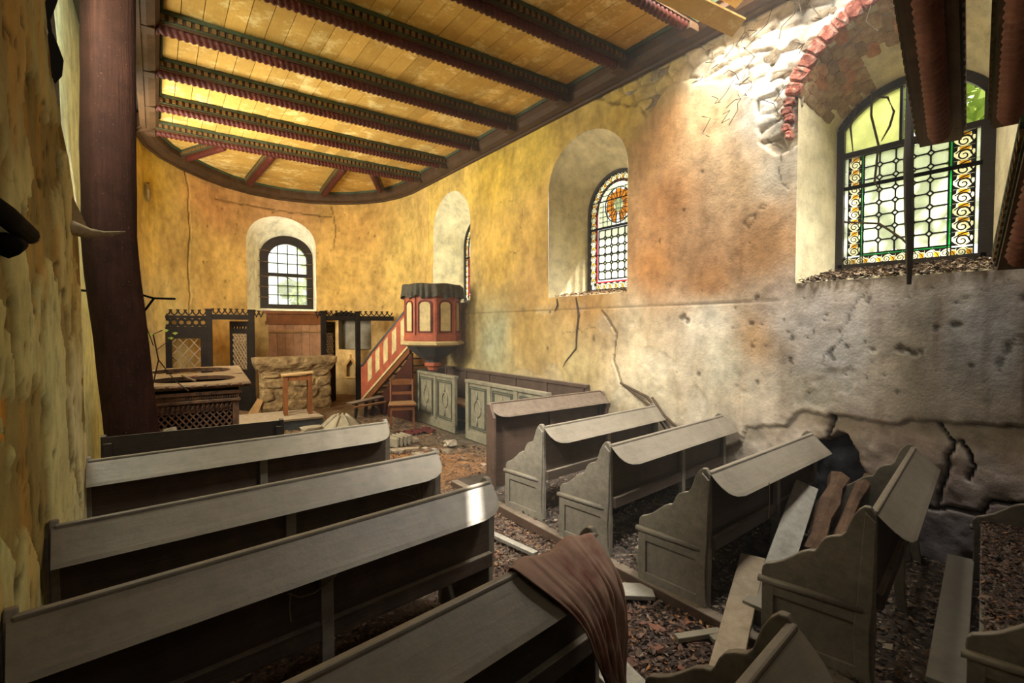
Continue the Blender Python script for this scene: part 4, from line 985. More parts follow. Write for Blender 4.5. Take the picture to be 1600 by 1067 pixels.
# ------------------------------------------------------------------ pulpit with stairs
def pulpit():
    c = (4.13, 8.27); t = thing('pulpit', 'red and cream octagonal wooden pulpit with black draped top, on the right wall', 'pulpit', (*c,0))
    ph = R(249.5); n = 8; Rr = .505; ap = Rr*cos(pi/8)
    MB().lathe([(Rr+.005,1.53),(Rr+.005,1.56),(Rr-.01,1.57),(Rr-.01,2.34),(Rr+.03,2.36),(Rr+.04,2.42)], n, ph=ph).obj('body', M['red'], t)
    MB().lathe([(Rr+.01,1.53),(Rr+.02,1.55),(Rr+.02,1.63),(Rr-.005,1.66)], n, ph=ph, cap=False).obj('plinth', M['red'], t)
    MB().lathe([(.46,1.44),(Rr+.07,1.475),(Rr+.08,1.51),(Rr+.03,1.54)], n, ph=ph).obj('ledge', M['cream'], t)
    MB().lathe([(.13,1.14),(.15,1.18),(.26,1.25),(.38,1.35),(.48,1.45)], n, ph=ph).obj('bowl', M['slate'], t)
    MB().lathe([(.04,.985),(.09,1.0),(.10,1.06),(.15,1.08),(.15,1.13),(.12,1.15)], n, ph=ph).obj('neck', M['red'], t)
    for k in range(n):
        a = ph+2*pi*(k+.5)/n; q = Matrix.Rotation(a, 3, 'Z')
        hw_ = .095
        poly = [(-hw_,1.72),(hw_,1.72),(hw_,2.18)]+[(hw_*cos(u),2.18+.05*sin(u)) for u in (pi*.25,pi*.5,pi*.75)]+[(-hw_,2.18)]
        MB().prism(poly, lambda y,z,s: q @ V((ap-.008+.014*s, y, z)), 1).obj('cream_panel', M['cream'], t)
        fr = MB(); po = [(y*1.25, 1.95+(z-1.95)*1.09) for y, z in poly]
        for p0, p1 in zip(po, po[1:]+po[:1]): fr.bar(q @ V((ap,p0[0],p0[1])), q @ V((ap,p1[0],p1[1])), .014, .014, q @ V((1,0,0)))
        fr.obj('panel_moulding', M['rope'], t)
        fr = MB(); q2 = Matrix.Rotation(ph+2*pi*k/n, 3, 'Z'); fr.bar(q2 @ V((Rr-.008,0,1.64)), q2 @ V((Rr-.008,0,2.34)), .035,.035, q2 @ V((1,0,0))); fr.obj('corner_post', M['red'], t)
    # black ruffled drape round the top
    nn = 160; vs = []; rws = [(2.545,.46),(2.55,.525),(2.52,.545),(2.45,.545),(2.38,.55),(2.31,.555)]
    for j, (z, r) in enumerate(rws):
        for i in range(nn):
            a = 2*pi*i/nn; f = sin(a*26+2*sin(a*5))*(.0 if j < 2 else .006*j)
            oct_ = cos(pi/8)/cos(((a-ph)%(pi/4))-pi/8); zz = z+(.022*sin(a*9)+.018*sin(a*17+1) if j == 5 else .008*sin(a*7))
            vs.append(((r*oct_*1.03+f)*cos(a), (r*oct_*1.03+f)*sin(a), zz))
    fs = [(j*nn+i, j*nn+(i+1)%nn, (j+1)*nn+(i+1)%nn, (j+1)*nn+i) for j in range(5) for i in range(nn)]+[tuple(range(nn))]
    tag(MB().add(vs, fs).obj('pulpit_drape', M['drape'], None, True), 'black ruffled cloth hung around the pulpit top', 'cloth').location = (*c,0)
    # stairs
    s = thing('pulpit_stairs', 'red pulpit staircase with cream inset panels climbing beside the yellow wall', 'stairs', (3.60,10.62,0))
    d = V((3.92-3.60, 8.72-10.62, 0)); L = d.length; d.normalize(); nrm = V((d.y,-d.x,0))   # nrm points to the nave's left side
    if nrm.x > 0: nrm = -nrm
    f3 = lambda th: (lambda a,b,q: d*a*L+nrm*(th*(q-.5))+V((0,0,b)))
    up_ = lambda a: .98+1.24*a if a > .06 else .93+ (1.05-.93)*a/.06
    lo_ = lambda a: .20+1.24*a
    MB().prism([(0,.17),(0,.93),(.07,1.0),(.15,1.13),(1,2.2),(1,1.46),(.02,.2)], f3(.04), 1).obj('side_panel', M['red'], s)
    MB().prism([(.03,.17),(1,1.40),(1,1.30),(.13,.16)], lambda a,b,q: d*a*L+nrm*(.0+.06*q)+V((0,0,b)), 1).obj('stringer', M['chairwood'], s)
    MB().prism([(.03,.22),(1,1.47),(1,1.42),(.03,.17)], lambda a,b,q: d*a*L+nrm*(.0+.075*q)+V((0,0,b)), 1).obj('stringer_moulding', M['cream'], s)
    MB().prism([(.16,.0),(1,1.3),(1,.0)], lambda a,b,q: d*a*L+nrm*(-.03+.03*q)+V((0,0,b)), 1).obj('under_panel', M['dark_red'], s)
    hp = [(0,.95),(.05,.97),(.11,1.06),(.2,1.21),(1,2.23)]
    MB().tube([d*a*L+V((0,0,b)) for a,b in hp], .035, 8).obj('handrail', M['slate'], s, True)
    for i in range(5):
        a0_, a1_ = .16+i*.165, .16+i*.165+.085
        MB().prism([(a0_,lo_(a0_)+.22),(a0_,up_(a0_)-.10),(a1_,up_(a1_)-.10),(a1_,lo_(a1_)+.22)], lambda a,b,q: d*a*L+nrm*(.018+.010*q)+V((0,0,b)), 1).obj('cream_panel', M['cream'], s)
    for i in range(7):
        a = .08+i*.13; MB().prism([(a,lo_(a)+.05),(a+.15,lo_(a)+.05),(a+.15,lo_(a)+.08),(a,lo_(a)+.08)], lambda x,z,q: d*x*L+nrm*(-.62+.6*q)+V((0,0,z)), 1).obj('tread', M['chairwood'], s)
pulpit()

# ------------------------------------------------------------------ choir screen, altar, reredos
SZ = .14
def holed_strip(m, x0, x1, z0, z1, n, r, y0, y1):
    w = (x1-x0)/n; k = 16
    for i in range(n):
        cx = x0+w*(i+.5); cz = (z0+z1)/2; inn = []; out = []
        for j in range(k):
            t = 2*pi*j/k; inn.append((cx+r*cos(t), cz+r*sin(t)))
            c, s = cos(t), sin(t); q = 1/max(abs(c)/(w/2), abs(s)/((z1-z0)/2)); out.append((cx+c*q, cz+s*q))
        b = len(m.v); vs = [(x,y0,z) for x,z in inn]+[(x,y0,z) for x,z in out]+[(x,y1,z) for x,z in inn]+[(x,y1,z) for x,z in out]; fs = []
        for j in range(k):
            j2 = (j+1)%k; fs += [(j,j2,k+j2,k+j),(2*k+j,3*k+j,3*k+j2,2*k+j2),(j,2*k+j,2*k+j2,j2)]
        m.add(vs, fs)
    return m
def crest(root, x0, x1, z, n, mat):
    w = (x1-x0)/n
    for i in range(n):
        xa = x0+w*i; m = MB()
        m.tube([(xa+w*.02,0,z+.09),(xa+w*.2,0,z+.035),(xa+w*.5,0,z+.012),(xa+w*.8,0,z+.035),(xa+w*.98,0,z+.09)], .012, 6)
        m.box((xa,0,z+.10),(.055,.03,.022)).tube([(xa+w*.5,0,z-.02),(xa+w*.5,0,z+.02)], .014, 6)
        m.obj('crest_scallop', mat, root, True)
def lattice_panel(root, x0, x1, z0, z1, n, name='lattice', y=0, mat='chairwood', th=.020):
    m = MB(); w, h = x1-x0, z1-z0; st = w/n
    i = -int(h/st)-1
    sl = 1.25
    def clip(xa, s):
        pts = []
        for z in (z0, z1):
            pass
        # line x = xa + s*(z-z0)/sl
        za, zb = z0, z1
        x_at = lambda z: xa+s*(z-z0)/sl
        if s > 0: za = max(za, z0+(x0-xa)*sl); zb = min(zb, z0+(x1-xa)*sl)
        else: za = max(za, z0+(xa-x1)*sl); zb = min(zb, z0+(xa-x0)*sl)
        if zb-za > .03: m.bar((x_at(za),y+.006*s,za),(x_at(zb),y+.006*s,zb),.016,th,(0,1,0))
    k = int((w+h/sl)/st)+2
    for i in range(-k, k+1):
        clip(x0+i*st, 1); clip(x0+i*st, -1)
    return m.obj(name, M[mat], root)
def screen():
    t = thing('choir_screen', 'black openwork choir screen with scalloped cresting either side of the altar', 'screen', (0,10.86,0))
    B_ = M['lattice_black']
    for x, w in ((.03,.13),(.80,.10),(1.51,.10),(2.87,.10),(3.60,.09)):
        MB().span((x-w/2,-.05,SZ),(x+w/2,.05,2.10)).box((x,0,2.115),(w+.03,.13,.03)).obj('post', B_, t, bevel=.008)
    MB().span((.08,-.035,1.95),(.76,.035,2.0)).obj('rail', B_, t); MB().span((.08,-.03,1.76),(.76,.03,1.795)).obj('rail', B_, t)
    holed_strip(MB(), .09,.76,1.795,1.95,6,.036,-.02,.02).obj('pierced_board', B_, t)
    for (x0,x1) in ((.84,1.47),(2.9,3.57),(3.64,4.42)): MB().span((x0,-.035,1.93),(x1,.035,2.03)).obj('rail', B_, t)
    crest(t, .10,.76,2.0,6,B_); crest(t, .86,1.46,2.03,6,B_); crest(t, 1.56,1.72,2.0,2,B_); crest(t, 2.72,2.86,2.0,2,B_); crest(t,2.93,3.56,2.03,6,B_); crest(t,3.66,4.4,2.03,6,B_)
    MB().prism([(3.35+.28*cos(a),2.03+.09*sin(a)) for a in [pi*i/10 for i in range(11)]], lambda a,b,q:(a,.05+.03*q,b), 1).obj('arched_board', B_, t)
    # left fixed panel
    MB().span((.08,-.03,SZ),(.22,.03,1.76)).obj('stile', B_, t); MB().span((.66,-.03,SZ),(.76,.03,1.76)).obj('stile', B_, t)
    MB().span((.22,-.03,1.58),(.66,.03,1.76)).obj('rail', B_, t); MB().span((.22,-.03,SZ),(.66,.03,.86)).obj('lower_panel', B_, t)
    lattice_panel(t, .22,.66,.86,1.58,2.6,mat='plank_brown')
    for hx, ex, nm in ((1.49,1.20,'left'),(2.90,3.24,'right')):
        P = V((hx,.06,0)); Q = V((ex,.5,0)); L = (Q-P).length
        g = bpy.data.objects.new('gate_leaf', None); COL.objects.link(g); g.parent = t; g.location = P; g.rotation_euler = (0,0,atan2(Q.y-P.y,Q.x-P.x))
        MB().span((0,-.02,SZ),(.07,.02,1.9)).obj('stile', B_, g); MB().span((L-.07,-.02,SZ),(L,.02,1.9)).obj('stile', B_, g)
        [MB().span((.07,-.02,za),(L-.07,.02,zb)).obj('rail', B_, g) for za, zb in ((1.84,1.9),(1.66,1.72),(SZ,.95))]
        holed_strip(MB(), .07,L-.07,1.72,1.84,5,.03,-.015,.015).obj('pierced_board', B_, g)
        lattice_panel(g, .07,L-.07,.95,1.66,4.5,mat='plank_brown')
screen()
def altar():
    t = thing('altar', 'crumbling sandstone block altar in front of the choir screen', 'altar', (2.24,10.33,0), R(1.5))
    m = MB(); rows = []
    for z, ex in ((.92,-.06),(.96,-.03),(1.0,.0),(1.06,.035),(1.10,.05),(1.20,.055)):
        x0,x1,y0,y1 = -.70-ex,.70+ex,-.0-ex,.42; n = 14; r = []
        for i in range(n): r.append((x0+(x1-x0)*i/n, y0, z))
        for i in range(4): r.append((x1, y0+(y1-y0)*i/4, z))
        for i in range(n): r.append((x1+(x0-x1)*i/n, y1, z))
        for i in range(4): r.append((x0, y1+(y0-y1)*i/4, z))
        rows.append([(a+.012*random.uniform(-1,1), b+.012*random.uniform(-1,1), c+.008*random.uniform(-1,1)) for a,b,c in r])
    n = len(rows[0]); vs = [p for r in rows for p in r]
    m.add(vs, [(i*n+k,i*n+(k+1)%n,(i+1)*n+(k+1)%n,(i+1)*n+k) for i in range(len(rows)-1) for k in range(n)]+[tuple(range(n-1,-1,-1)),tuple((len(rows)-1)*n+k for k in range(n))]).obj('altar_slab', M['sandstone'], t)
    MB().span((-.62,.06,.1),(.62,.42,.95)).obj('core', M['sandstone'], t)
    rr = random.Random(8)
    for r_, (z0,z1,sp) in enumerate(((.13,.36,[-.66,-.25,.2,.66]),(.36,.60,[-.66,-.42,.05,.42,.66]),(.60,.80,[-.66,-.1,.34,.66]),(.80,.94,[-.62,-.3,.25,.62]))):
        for a, b in zip(sp, sp[1:]):
            MB().blob(((a+b)/2,.10+rr.uniform(-.01,.03),(z0+z1)/2),((b-a)/2*1.28,.10,(z1-z0)/2*1.28),.10,rr.randrange(999),None,2).obj('stone', M['sandstone'], t)
    for z0 in (.13,.4,.66): MB().blob((.62,.25,z0+.13),(.07,.22,.17),.1,int(z0*100),None,2).obj('stone', M['sandstone'], t)
    r = thing('reredos', 'boarded reddish wooden altar back standing under the apse window', 'altar back', (2.62,12.1,SZ))
    for i in range(7): MB().span((-.60+i*.172,-.02,0),(-.60+i*.172+.167,.02,1.70)).obj('board', M['redwood'], r)
    MB().span((-.66,-.05,1.70),(.66,.05,1.78)).span((-.70,-.08,1.94),(.70,.06,2.01)).span((-.64,-.03,1.78),(.64,.03,1.94)).obj('cornice', M['chairwood'], r)
    MB().span((-.60,-.05,1.52),(.60,-.02,1.56)).obj('batten', M['lightwood'], r)
altar()
# ------------------------------------------------------------------ stove
def stove():
    t = thing('iron_stove', 'ornate rusty cast-iron stove casing with lattice front and two-hole top', 'stove', (.35,6.62,0))
    I = M['iron']
    MB().span((-.36,.06,0),(.36,.80,.86)).obj('inner_box', M['black'], t)
    MB().span((-.42,.0,0),(-.36,.06,.93)).span((.36,.0,0),(.42,.06,.93)).span((-.36,.02,.82),(.36,.06,.93)).span((-.36,.0,0),(.36,.06,.12)).obj('front_frame', I, t)
    MB().span((-.42,.06,0),(-.37,.84,.93)).span((.37,.06,0),(.42,.84,.93)).span((-.4,.80,0),(.4,.84,.93)).obj('side_plate', I, t)
    lattice_panel(t, -.36,.36,.12,.83,11,'lattice_grille',.035,'iron',.018)
    m = MB()
    for i in range(15): m.tube([(-.34+i*.047,.012,.845),(-.325+i*.047,-.002,.865),(-.315+i*.047,.0,.90),(-.30+i*.047,.012,.915)], .010, 5)
    m.obj('wave_band', I, t, True)
    MB().span((-.44,-.03,.93),(.44,.86,.965)).span((-.42,-.012,.965),(.42,.84,1.02)).span((-.46,-.045,1.02),(.46,.88,1.06)).obj('cornice', I, t, bevel=.008)
    m = MB()
    for i in range(34): m.box((-.40+i*.0243,-.02,.992),(.012,.02,.022))
    m.obj('bead_row', I, t)
    top = bpy.data.objects.new('top_plate', None); COL.objects.link(top); top.parent = t; top.location = (0,-.06,1.115); top.rotation_euler = (R(7.0),0,0)
    W = .53; D = 1.0; m = MB()
    # plate with two long oval openings
    def ring(y0, y1):
        k = 32; inn = []; out = []; cy = (y0+y1)/2
        for j in range(k):
            a = 2*pi*j/k; c, s = cos(a), sin(a); inn.append((W*.78*abs(c)**.6*(1 if c>0 else -1), cy+(y1-y0)*.33*s)); q = 1/max(abs(c)/W, abs(s)/((y1-y0)/2)); out.append((c*q, cy+s*q))
        vs = [(x,y,.0) for x,y in inn]+[(x,y,.0) for x,y in out]+[(x,y,.045) for x,y in inn]+[(x,y,.035) for x,y in out]; fs = []
        for j in range(k):
            j2 = (j+1)%k; fs += [(j,j2,k+j2,k+j),(2*k+j,3*k+j,3*k+j2,2*k+j2),(j,2*k+j,2*k+j2,j2),(k+j,k+j2,3*k+j2,3*k+j)]
        m.add(vs, fs)
    ring(0,.5); ring(.5,1.0); m.obj('plate', I, top)
    m = MB()
    m.tube([(-W,0,.01),(W,0,.01),(W,D,.01),(-W,D,.01),(-W,0,.01)], .03, 8); m.obj('plate_rim', I, top, True)
    m = MB()
    for i in range(9): m.tube([(-.5+i*.118,-.012,-.03+.03),(-.47+i*.118,-.035,.02),(-.42+i*.118,-.035,.02),(-.40+i*.118,-.012,.0)], .013, 5)
    m.obj('front_ornament', I, top, True)
    MB().tube([(.0,.12,.05),(-.12,.42,.06)], .012, 5).obj('grate_bar', I, top)
    MB().box((0,.5,-.05),(W*1.6,D*.9,.03)).obj('skirt', M['black'], top)
    l = tag(MB().add([V((0,0,0)),V((.05,.01,.02)),V((.09,0,0)),V((.05,-.03,.012)),V((.10,.02,.03)),V((.13,-.01,.01))], [(0,3,2,1),(1,2,5,4)]).obj('leaf', M['tile']), 'orange dry leaf lying on the stove top', 'leaf'); l.location = (.27,6.86,1.20)
stove()

# ------------------------------------------------------------------ stalls along the right wall
def stall_panel(name, label, y0, y1, x, h, n):
    t = thing(name, label, 'stall', (x, y1, 0), -pi/2)        # local x runs towards the camera, local y = into the stall
    L = y1-y0; G = M['stallgreen']
    MB().span((0,.012,.02),(L,.045,h-.02)).obj('panel_board', M['stallgreen'], t)
    MB().span((-.01,-.02,h-.05),(L+.01,.07,h)).obj('top_rail', G, t, bevel=.008); MB().span((0,-.012,0),(L,.05,.13)).obj('bottom_rail', G, t, bevel=.006)
    w = L/n
    for i in range(n+1):
        xx = min(max(i*w, .04), L-.04); MB().span((xx-.045,-.010,.13),(xx+.045,.045,h-.05)).obj('stile', G, t, bevel=.005)
    for i in range(n):
        cx = (i+.5)*w; hw_ = w/2-.09; m = MB(); zs0, zs1 = .19, h-.11
        for sc in (1, .86):
            a, b = hw_*sc, (zs1-zs0)/2*sc*(1 if sc == 1 else 1.06); cz = (zs0+zs1)/2
            for p0, p1 in (((-a,-b),(a,-b)),((a,-b),(a,b)),((a,b),(-a,b)),((-a,b),(-a,-b))): m.bar((cx+p0[0],.008,cz+p0[1]),(cx+p1[0],.008,cz+p1[1]),.014,.016,(0,1,0))
        m.obj('panel_moulding', M['stalldark'], t)
        m = MB(); m.tube([(cx+min(hw_*.5,.10)*cos(u),.004,(zs0+zs1)/2+.13*sin(u)) for u in [2*pi*j/20 for j in range(21)]], .014, 5)
        for s in (-1,1): m.bar((cx,.006,(zs0+zs1)/2+s*.13),(cx,.006,(zs0+zs1)/2+s*(zs1-zs0)*.42),.014,.04,(0,1,0))
        m.obj('medallion', M['stallgreen'], t, True)
    return t
stall_panel('choir_stall', 'grey-green panelled stall front with two oval medallions under the pulpit', 7.30, 8.78, 4.05, .965, 2)
stall_panel('choir_stall', 'grey-green panelled stall front behind the dark brown pew', 4.86, 6.90, 4.03, .955, 3)
t = thing('wall_bench', 'dark wooden bench with panelled back fixed along the right wall behind the stalls', 'bench', (4.66,4.75,0))
MB().span((-.03,0,.05),(.0,4.0,1.0)).obj('back_panel', M['pew_brown'], t); MB().span((-.06,0,.98),(.01,4.0,1.03)).obj('cap_rail', M['pew_brown'], t, bevel=.006)
for i in range(6): MB().span((-.05,.05+i*.77,.5),(-.03,.12+i*.77,.98)).obj('stile', M['pew_brown'], t)
MB().span((-.42,0,.42),(-.03,4.0,.46)).obj('seat', M['chairwood'], t)
for y in (0.05,2.0,3.95): MB().span((-.38,y-.02,0),(-.08,y+.02,.42)).obj('leg', M['pew_brown'], t)
MB().prism([(0,0),(0,.98),(-.14,.98),(-.22,.9),(-.25,.7),(-.44,.55),(-.44,0)], lambda a,b,q:(a-.02,4.0+.04*q,b), 1).obj('end_panel', M['pew_brown'], t)
t = thing('stall_return', 'grey-green end board closing the stall beneath the pulpit', 'stall', (4.06,8.80,0)); MB().span((0,0,0),(.52,.04,.97)).obj('board', M['stallgreen'], t); MB().span((-.01,-.015,.95),(.53,.055,.985)).obj('cap_rail', M['stallgreen'], t)

# ------------------------------------------------------------------ chair, small furniture
def chair():
    t = thing('wooden_chair', 'small brown wooden chair standing in front of the stall under the pulpit', 'chair', (3.62,8.50,fz(3.62,8.5)), R(-22))
    w, d, hs = .22, .20, .43; m = M['chairwood']
    MB().prism([(-w-.03,-d-.04),(w+.03,-d-.04),(w,d+.02),(-w,d+.02)], lambda a,b,q:(a,b,hs-.02+.03*q), 1).obj('seat', m, t, bevel=.006)
    MB().span((-w,-d,hs-.10),(w,-d+.02,hs-.02)).span((-w,-d,hs-.1),(-w+.02,d,hs-.02)).span((w-.02,-d,hs-.1),(w,d,hs-.02)).obj('apron', m, t)
    for s in (-1,1):
        MB().bar((s*(w-.02),-d+.02,0),(s*(w-.02),-d+.02,hs-.02),.036,.036,(0,1,0)).obj('leg', m, t)
        MB().tube([(s*(w-.02),d+.02,0),(s*(w-.02),d-.01,hs),(s*(w-.02),d+.05,.84)], .02, 6).obj('leg', m, t)
    MB().prism([(-w+.0,.74),(w-.0,.74),(w-.0,.82),(.1,.845),(-.1,.845),(-w,.82)], lambda a,b,q:(a,d+.03+.022*q,b), 1).obj('top_rail', m, t)
    MB().span((-w+.02,d+.005,.56),(w-.02,d+.025,.61)).obj('cross_rail', m, t)
chair()
t = thing('small_table', 'small wooden stand with a pale slanted top in front of the altar', 'table', (2.08,9.68,.2), R(-8))
MB().prism([(-.27,.70),(.27,.735),(.27,.765),(-.27,.73)], lambda a,b,q:(a,-.17+.34*q,b), 1).obj('table_top', M['lightwood'], t, bevel=.005)
for x in (-.2,.21):
    for y in (-.12,.12): MB().span((x-.035,y-.025,0),(x+.035,y+.025,.70+(x+.27)*.06)).obj('leg', M['chairwood'], t)
MB().span((-.2,-.13,.62),(.21,-.11,.70)).obj('apron', M['chairwood'], t)
t = thing('step_platform', 'low boarded step of pale planks between the stove and the altar', 'platform', (1.05,9.15,0))
for i in range(6): MB().span((0,.0+i*.17,.165),(1.36,.165+i*.17,.195)).obj('plank', M['plank_brown'], t)
MB().span((.02,.02,0),(1.34,1.0,.165)).obj('base', M['slate'], t)
t = thing('wooden_stand', 'narrow wooden stand with small shelf to the right of the stove', 'stand', (.86,7.75,0), R(-6))
MB().span((-.045,-.03,0),(.045,.03,1.08)).obj('post', M['lightwood'], t); MB().span((-.14,-.1,1.08),(.12,.12,1.11)).obj('shelf', M['chairwood'], t); MB().span((-.12,-.1,0),(.12,.12,.03)).obj('foot', M['lightwood'], t)
t = thing('broken_stool', 'broken dark wooden stool collapsed at the foot of the pulpit stairs', 'stool', (3.35,9.7,0), R(12))
MB().bar((-.35,0,.30),(.42,.04,.36),.2,.03).obj('seat', M['pew_brown'], t); MB().bar((-.3,-.12,.24),(.35,-.2,.28),.06,.03).obj('rail', M['chairwood'], t)
for x in (-.22,.0,.16): MB().bar((x,0,0),(x+.03,0,.31),.05,.05,(0,1,0)).obj('leg', M['oak'], t)
for i, (x, a) in enumerate(((1.36,.20),(1.44,.13))):
    tag(MB().bar((x,10.22,.14),(x+a,10.34,.42),.09,.02,(0,1,0)).obj('board', M['lightwood']), ('left' if i == 0 else 'right')+' one of two short boards leaning by the altar side', 'board', 'boards by the altar')

# ------------------------------------------------------------------ fallen carved beams, boards
beam('broken carved ceiling beam hanging in front of the large window', (4.42,1.095,3.005), (1.3,.46,3.66), None, w=.22, cap=False, name='fallen_beam')
beam('dropped carved beam at the right edge level with the window arch', (4.22,.72,2.96), (2.3,.34,3.30), None, w=.15, cap=False, name='fallen_beam')
beam('lowest dropped carved beam end at the right edge beside the window sill', (4.30,.69,2.10), (3.3,.42,2.62), None, w=.15, cap=False, name='fallen_beam')
tag(MB().tube([(4.40,1.27,3.62),(4.40,1.265,3.2),(4.395,1.265,3.0),(4.385,1.25,2.6),(4.38,1.24,2.36),(4.38,1.24,2.10)], [.02,.026,.03,.03,.024,.014], 6).obj('wood_batten', M['oak']), 'dark splintered batten hanging straight down across the large window', 'batten')
tag(MB().bar((4.3,.98,3.12),(2.9,.68,3.52),.035,.05).obj('wood_batten', M['oak']), 'thin dark batten hanging beside the broken beam over the window', 'batten')
for i, (a, b, w, l) in enumerate((((3.55,3.0,4.88),(4.33,2.52,4.50),.20,'yellow ceiling board broken loose and hanging lowest by the roof gap'),
     ((3.6,2.72,4.96),(4.28,2.45,4.70),.19,'yellow ceiling board hanging above the lowest loose one at the roof gap'),
     ((3.5,2.45,5.02),(4.3,2.3,4.9),.19,'topmost loose yellow ceiling board at the roof gap'))):
    tag(MB().bar(a, b, w, .022, (0,.25,1)).obj('ceiling_board', M['ceil']), l, 'board', 'loose ceiling boards')
def bent(label, cat, pts, w, h, mat, name, group=None, up=(0,0,1)):
    m = MB()
    for a, b in zip(pts, pts[1:]): m.bar(a, b, w, h, up)
    return tag(m.obj(name, mat, None, bevel=.004), label, cat, group)
bent('long grey plank leaning up between the two nearest scalloped pews', 'plank', [(2.93,1.50,.10),(4.1,1.78,.56)], .16, .035, M['plank_grey'], 'plank', None, (-.35,-.5,1))
bent('dirty brown plank lying from the aisle up on to a foot board', 'plank', [(2.28,1.36,.06),(3.25,1.74,.24)], .15, .03, M['plank_brown'], 'plank')
bent('blue-grey painted batten lying nearest the scalloped front pew end', 'batten', [(2.36,1.70,.035),(2.62,1.59,.035)], .05, .03, M['stallgreen'], 'painted_batten')
bent('longer blue-grey painted batten lying under the brown plank', 'batten', [(2.52,1.58,.03),(3.0,1.40,.05)], .05, .03, M['stallgreen'], 'painted_batten')
bent('grey batten lying in the aisle beyond the pink cloth', 'batten', [(2.28,3.55,.035),(2.36,2.98,.035)], .06, .03, M['plank_grey'], 'floor_batten')
bent('short pale plank on the aisle floor beside the kerb board', 'plank', [(2.42,2.30,.03),(2.66,2.10,.03)], .17, .03, M['plank_grey'], 'plank')
bent('pale dusty floor plank running along the aisle below the pink cloth', 'plank', [(1.95,2.02,.012),(1.72,.9,.012)], .2, .03, M['plank_grey'], 'plank')
bent('grey board on the aisle floor near the limestone fragment', 'board', [(2.45,6.7,.06),(2.95,6.35,.10)], .12, .025, M['plank_brown'], 'board')
for i, (a, b, r, l) in enumerate((((3.8,1.62,.16),(4.56,1.72,.58),.075,'thickest rotten timber slanting over the rubble by the wall hollow'),
        ((3.95,1.50,.22),(4.58,1.54,.62),.05,'splintered rotten timber with bright broken tip'),((4.28,1.36,.14),(4.66,1.42,.52),.06,'dark rotten timber leaning on the right of the rubble heap'))):
    a, b = V(a), V(b); pts = [a.lerp(b, q)+V((random.uniform(-.015,.015),)*3) for q in (0,.2,.4,.6,.8,.95,1)]
    tag(MB().tube(pts, [r*random.uniform(.7,1.15) for _ in pts[:-1]]+[r*.4], 7).obj('rotten_timber', M['rotten']), l, 'timber', 'rotten timbers by the wall')

rr = random.Random(44)
for i in range(26):
    x, y = rr.uniform(3.75,4.62), rr.uniform(1.32,2.1); s = rr.uniform(.05,.13); z = PZ+max(0,(x-3.7))*.28*rr.random()+.02
    o = MB().blob((0,0,0),(s*1.2,s,s*.7),.25,i+200,None,1).obj('rubble_lump', M['dark_rubble']); o.location = (x,y,z); o.rotation_euler = (rr.uniform(-.4,.4),rr.uniform(-.4,.4),rr.uniform(0,6))
    tag(o, 'dark lump of fallen rubble heaped at the wall hollow behind the leaning plank', 'rubble', 'dark rubble heap at the wall hollow')

# carved stones
t = thing('carved_stone', 'ribbed eight-sided limestone cap lying on the choir floor', 'stone', (2.62,8.85,fz(2.62,8.85)-.02), R(10))
MB().lathe([(.38,0),(.38,.06),(.14,.25),(.10,.27)], 8).obj('cap_body', M['limestone'], t)
m = MB()
for k_ in range(8): a = 2*pi*k_/8; m.tube([(.38*cos(a),.38*sin(a),.05),(.14*cos(a),.14*sin(a),.255),(.09*cos(a),.09*sin(a),.28)], .025, 6)
m.obj('rib', M['limestone'], t, True)
t = thing('carved_stone', 'fluted limestone block lying in the middle of the aisle', 'stone', (2.98,7.12,fz(2.98,7.12)), R(20))
MB().span((-.17,-.13,0),(.17,.13,.15)).obj('block', M['limestone'], t, bevel=.02)
for i in range(4): MB().tube([(-.12+i*.08,-.13,.02),(-.12+i*.08,-.13,.14),(-.12+i*.08,.1,.155)], .022, 6).obj('flute', M['limestone'], t, True)
tag(MB().blob((2.1,8.8,.06),(.22,.14,.07),.15,4,None,2).obj('stone_slab', M['limestone']), 'pale flat stone behind the third left pew', 'stone')
tag(MB().blob((3.55,6.55,.05),(.12,.09,.06),.2,5,None,2).obj('rubble_stone', M['stone']), 'small grey rubble stone near the stall door opening', 'stone')
tag(MB().blob((.08,5.85,.45),(.10,.10,.45),.12,6,None,2).obj('plaster_lump', M['limestone']), 'pale plaster lump stuck beside the foot of the column', 'rubble')

# ------------------------------------------------------------------ left wall bits
t = thing('iron_pipe', 'black iron stove pipe end projecting from the near left wall', 'pipe', (0,0,0))
MB().tube([(-.50,1.8,2.13),(-.37,1.86,2.135),(-.36,2.1,2.13),(-.36,2.40,2.12)], .032, 12).obj('pipe', M['black'], t, True)
MB().lathe([(.02,0),(.028,.0),(.028,.05),(.02,.05)], 14).obj('pipe_collar', M['iron'], t).matrix_local = Matrix.Translation((-.36,2.39,2.12)) @ Matrix.Rotation(R(-90),4,'X')
MB().tube([(-.43,2.12,2.06),(-.37,2.16,2.05),(-.36,2.28,2.07)], [.02,.04,.02], 8).obj('bracket', M['black'], t, True)
tag(MB().tube([(-.44,3.78,2.36),(-.40,3.92,2.385),(-.33,3.99,2.37),(-.25,4.0,2.375),(-.15,4.0,2.40)], [.01,.045,.035,.018,.004], 8).add([V((-.42,3.9,2.40)),V((-.33,3.99,2.40)),V((-.395,3.96,2.58))],[(0,1,2)]).obj('cobweb_horn', M['web'], None, True), 'dust-laden cobweb horn reaching from the wall edge to the column', 'cobweb')
P_ = [(84,-300),(112,-300),(110,0),(104,22),(95,48),(97,66),(105,84),(112,104),(109,128),(99,142),(90,130),(88,90),(92,70),(87,40)]
strip = MB().prism([(-(245-x)*.813*2.78/775, 1.8+(510-y)*2.78/775) for x,y in P_], lambda a,b,q:(a, 3.66+.02*q, b), 1).obj('dark_gap_strip', M['black'])  # dark sheet added for the black gap where the wall breaks
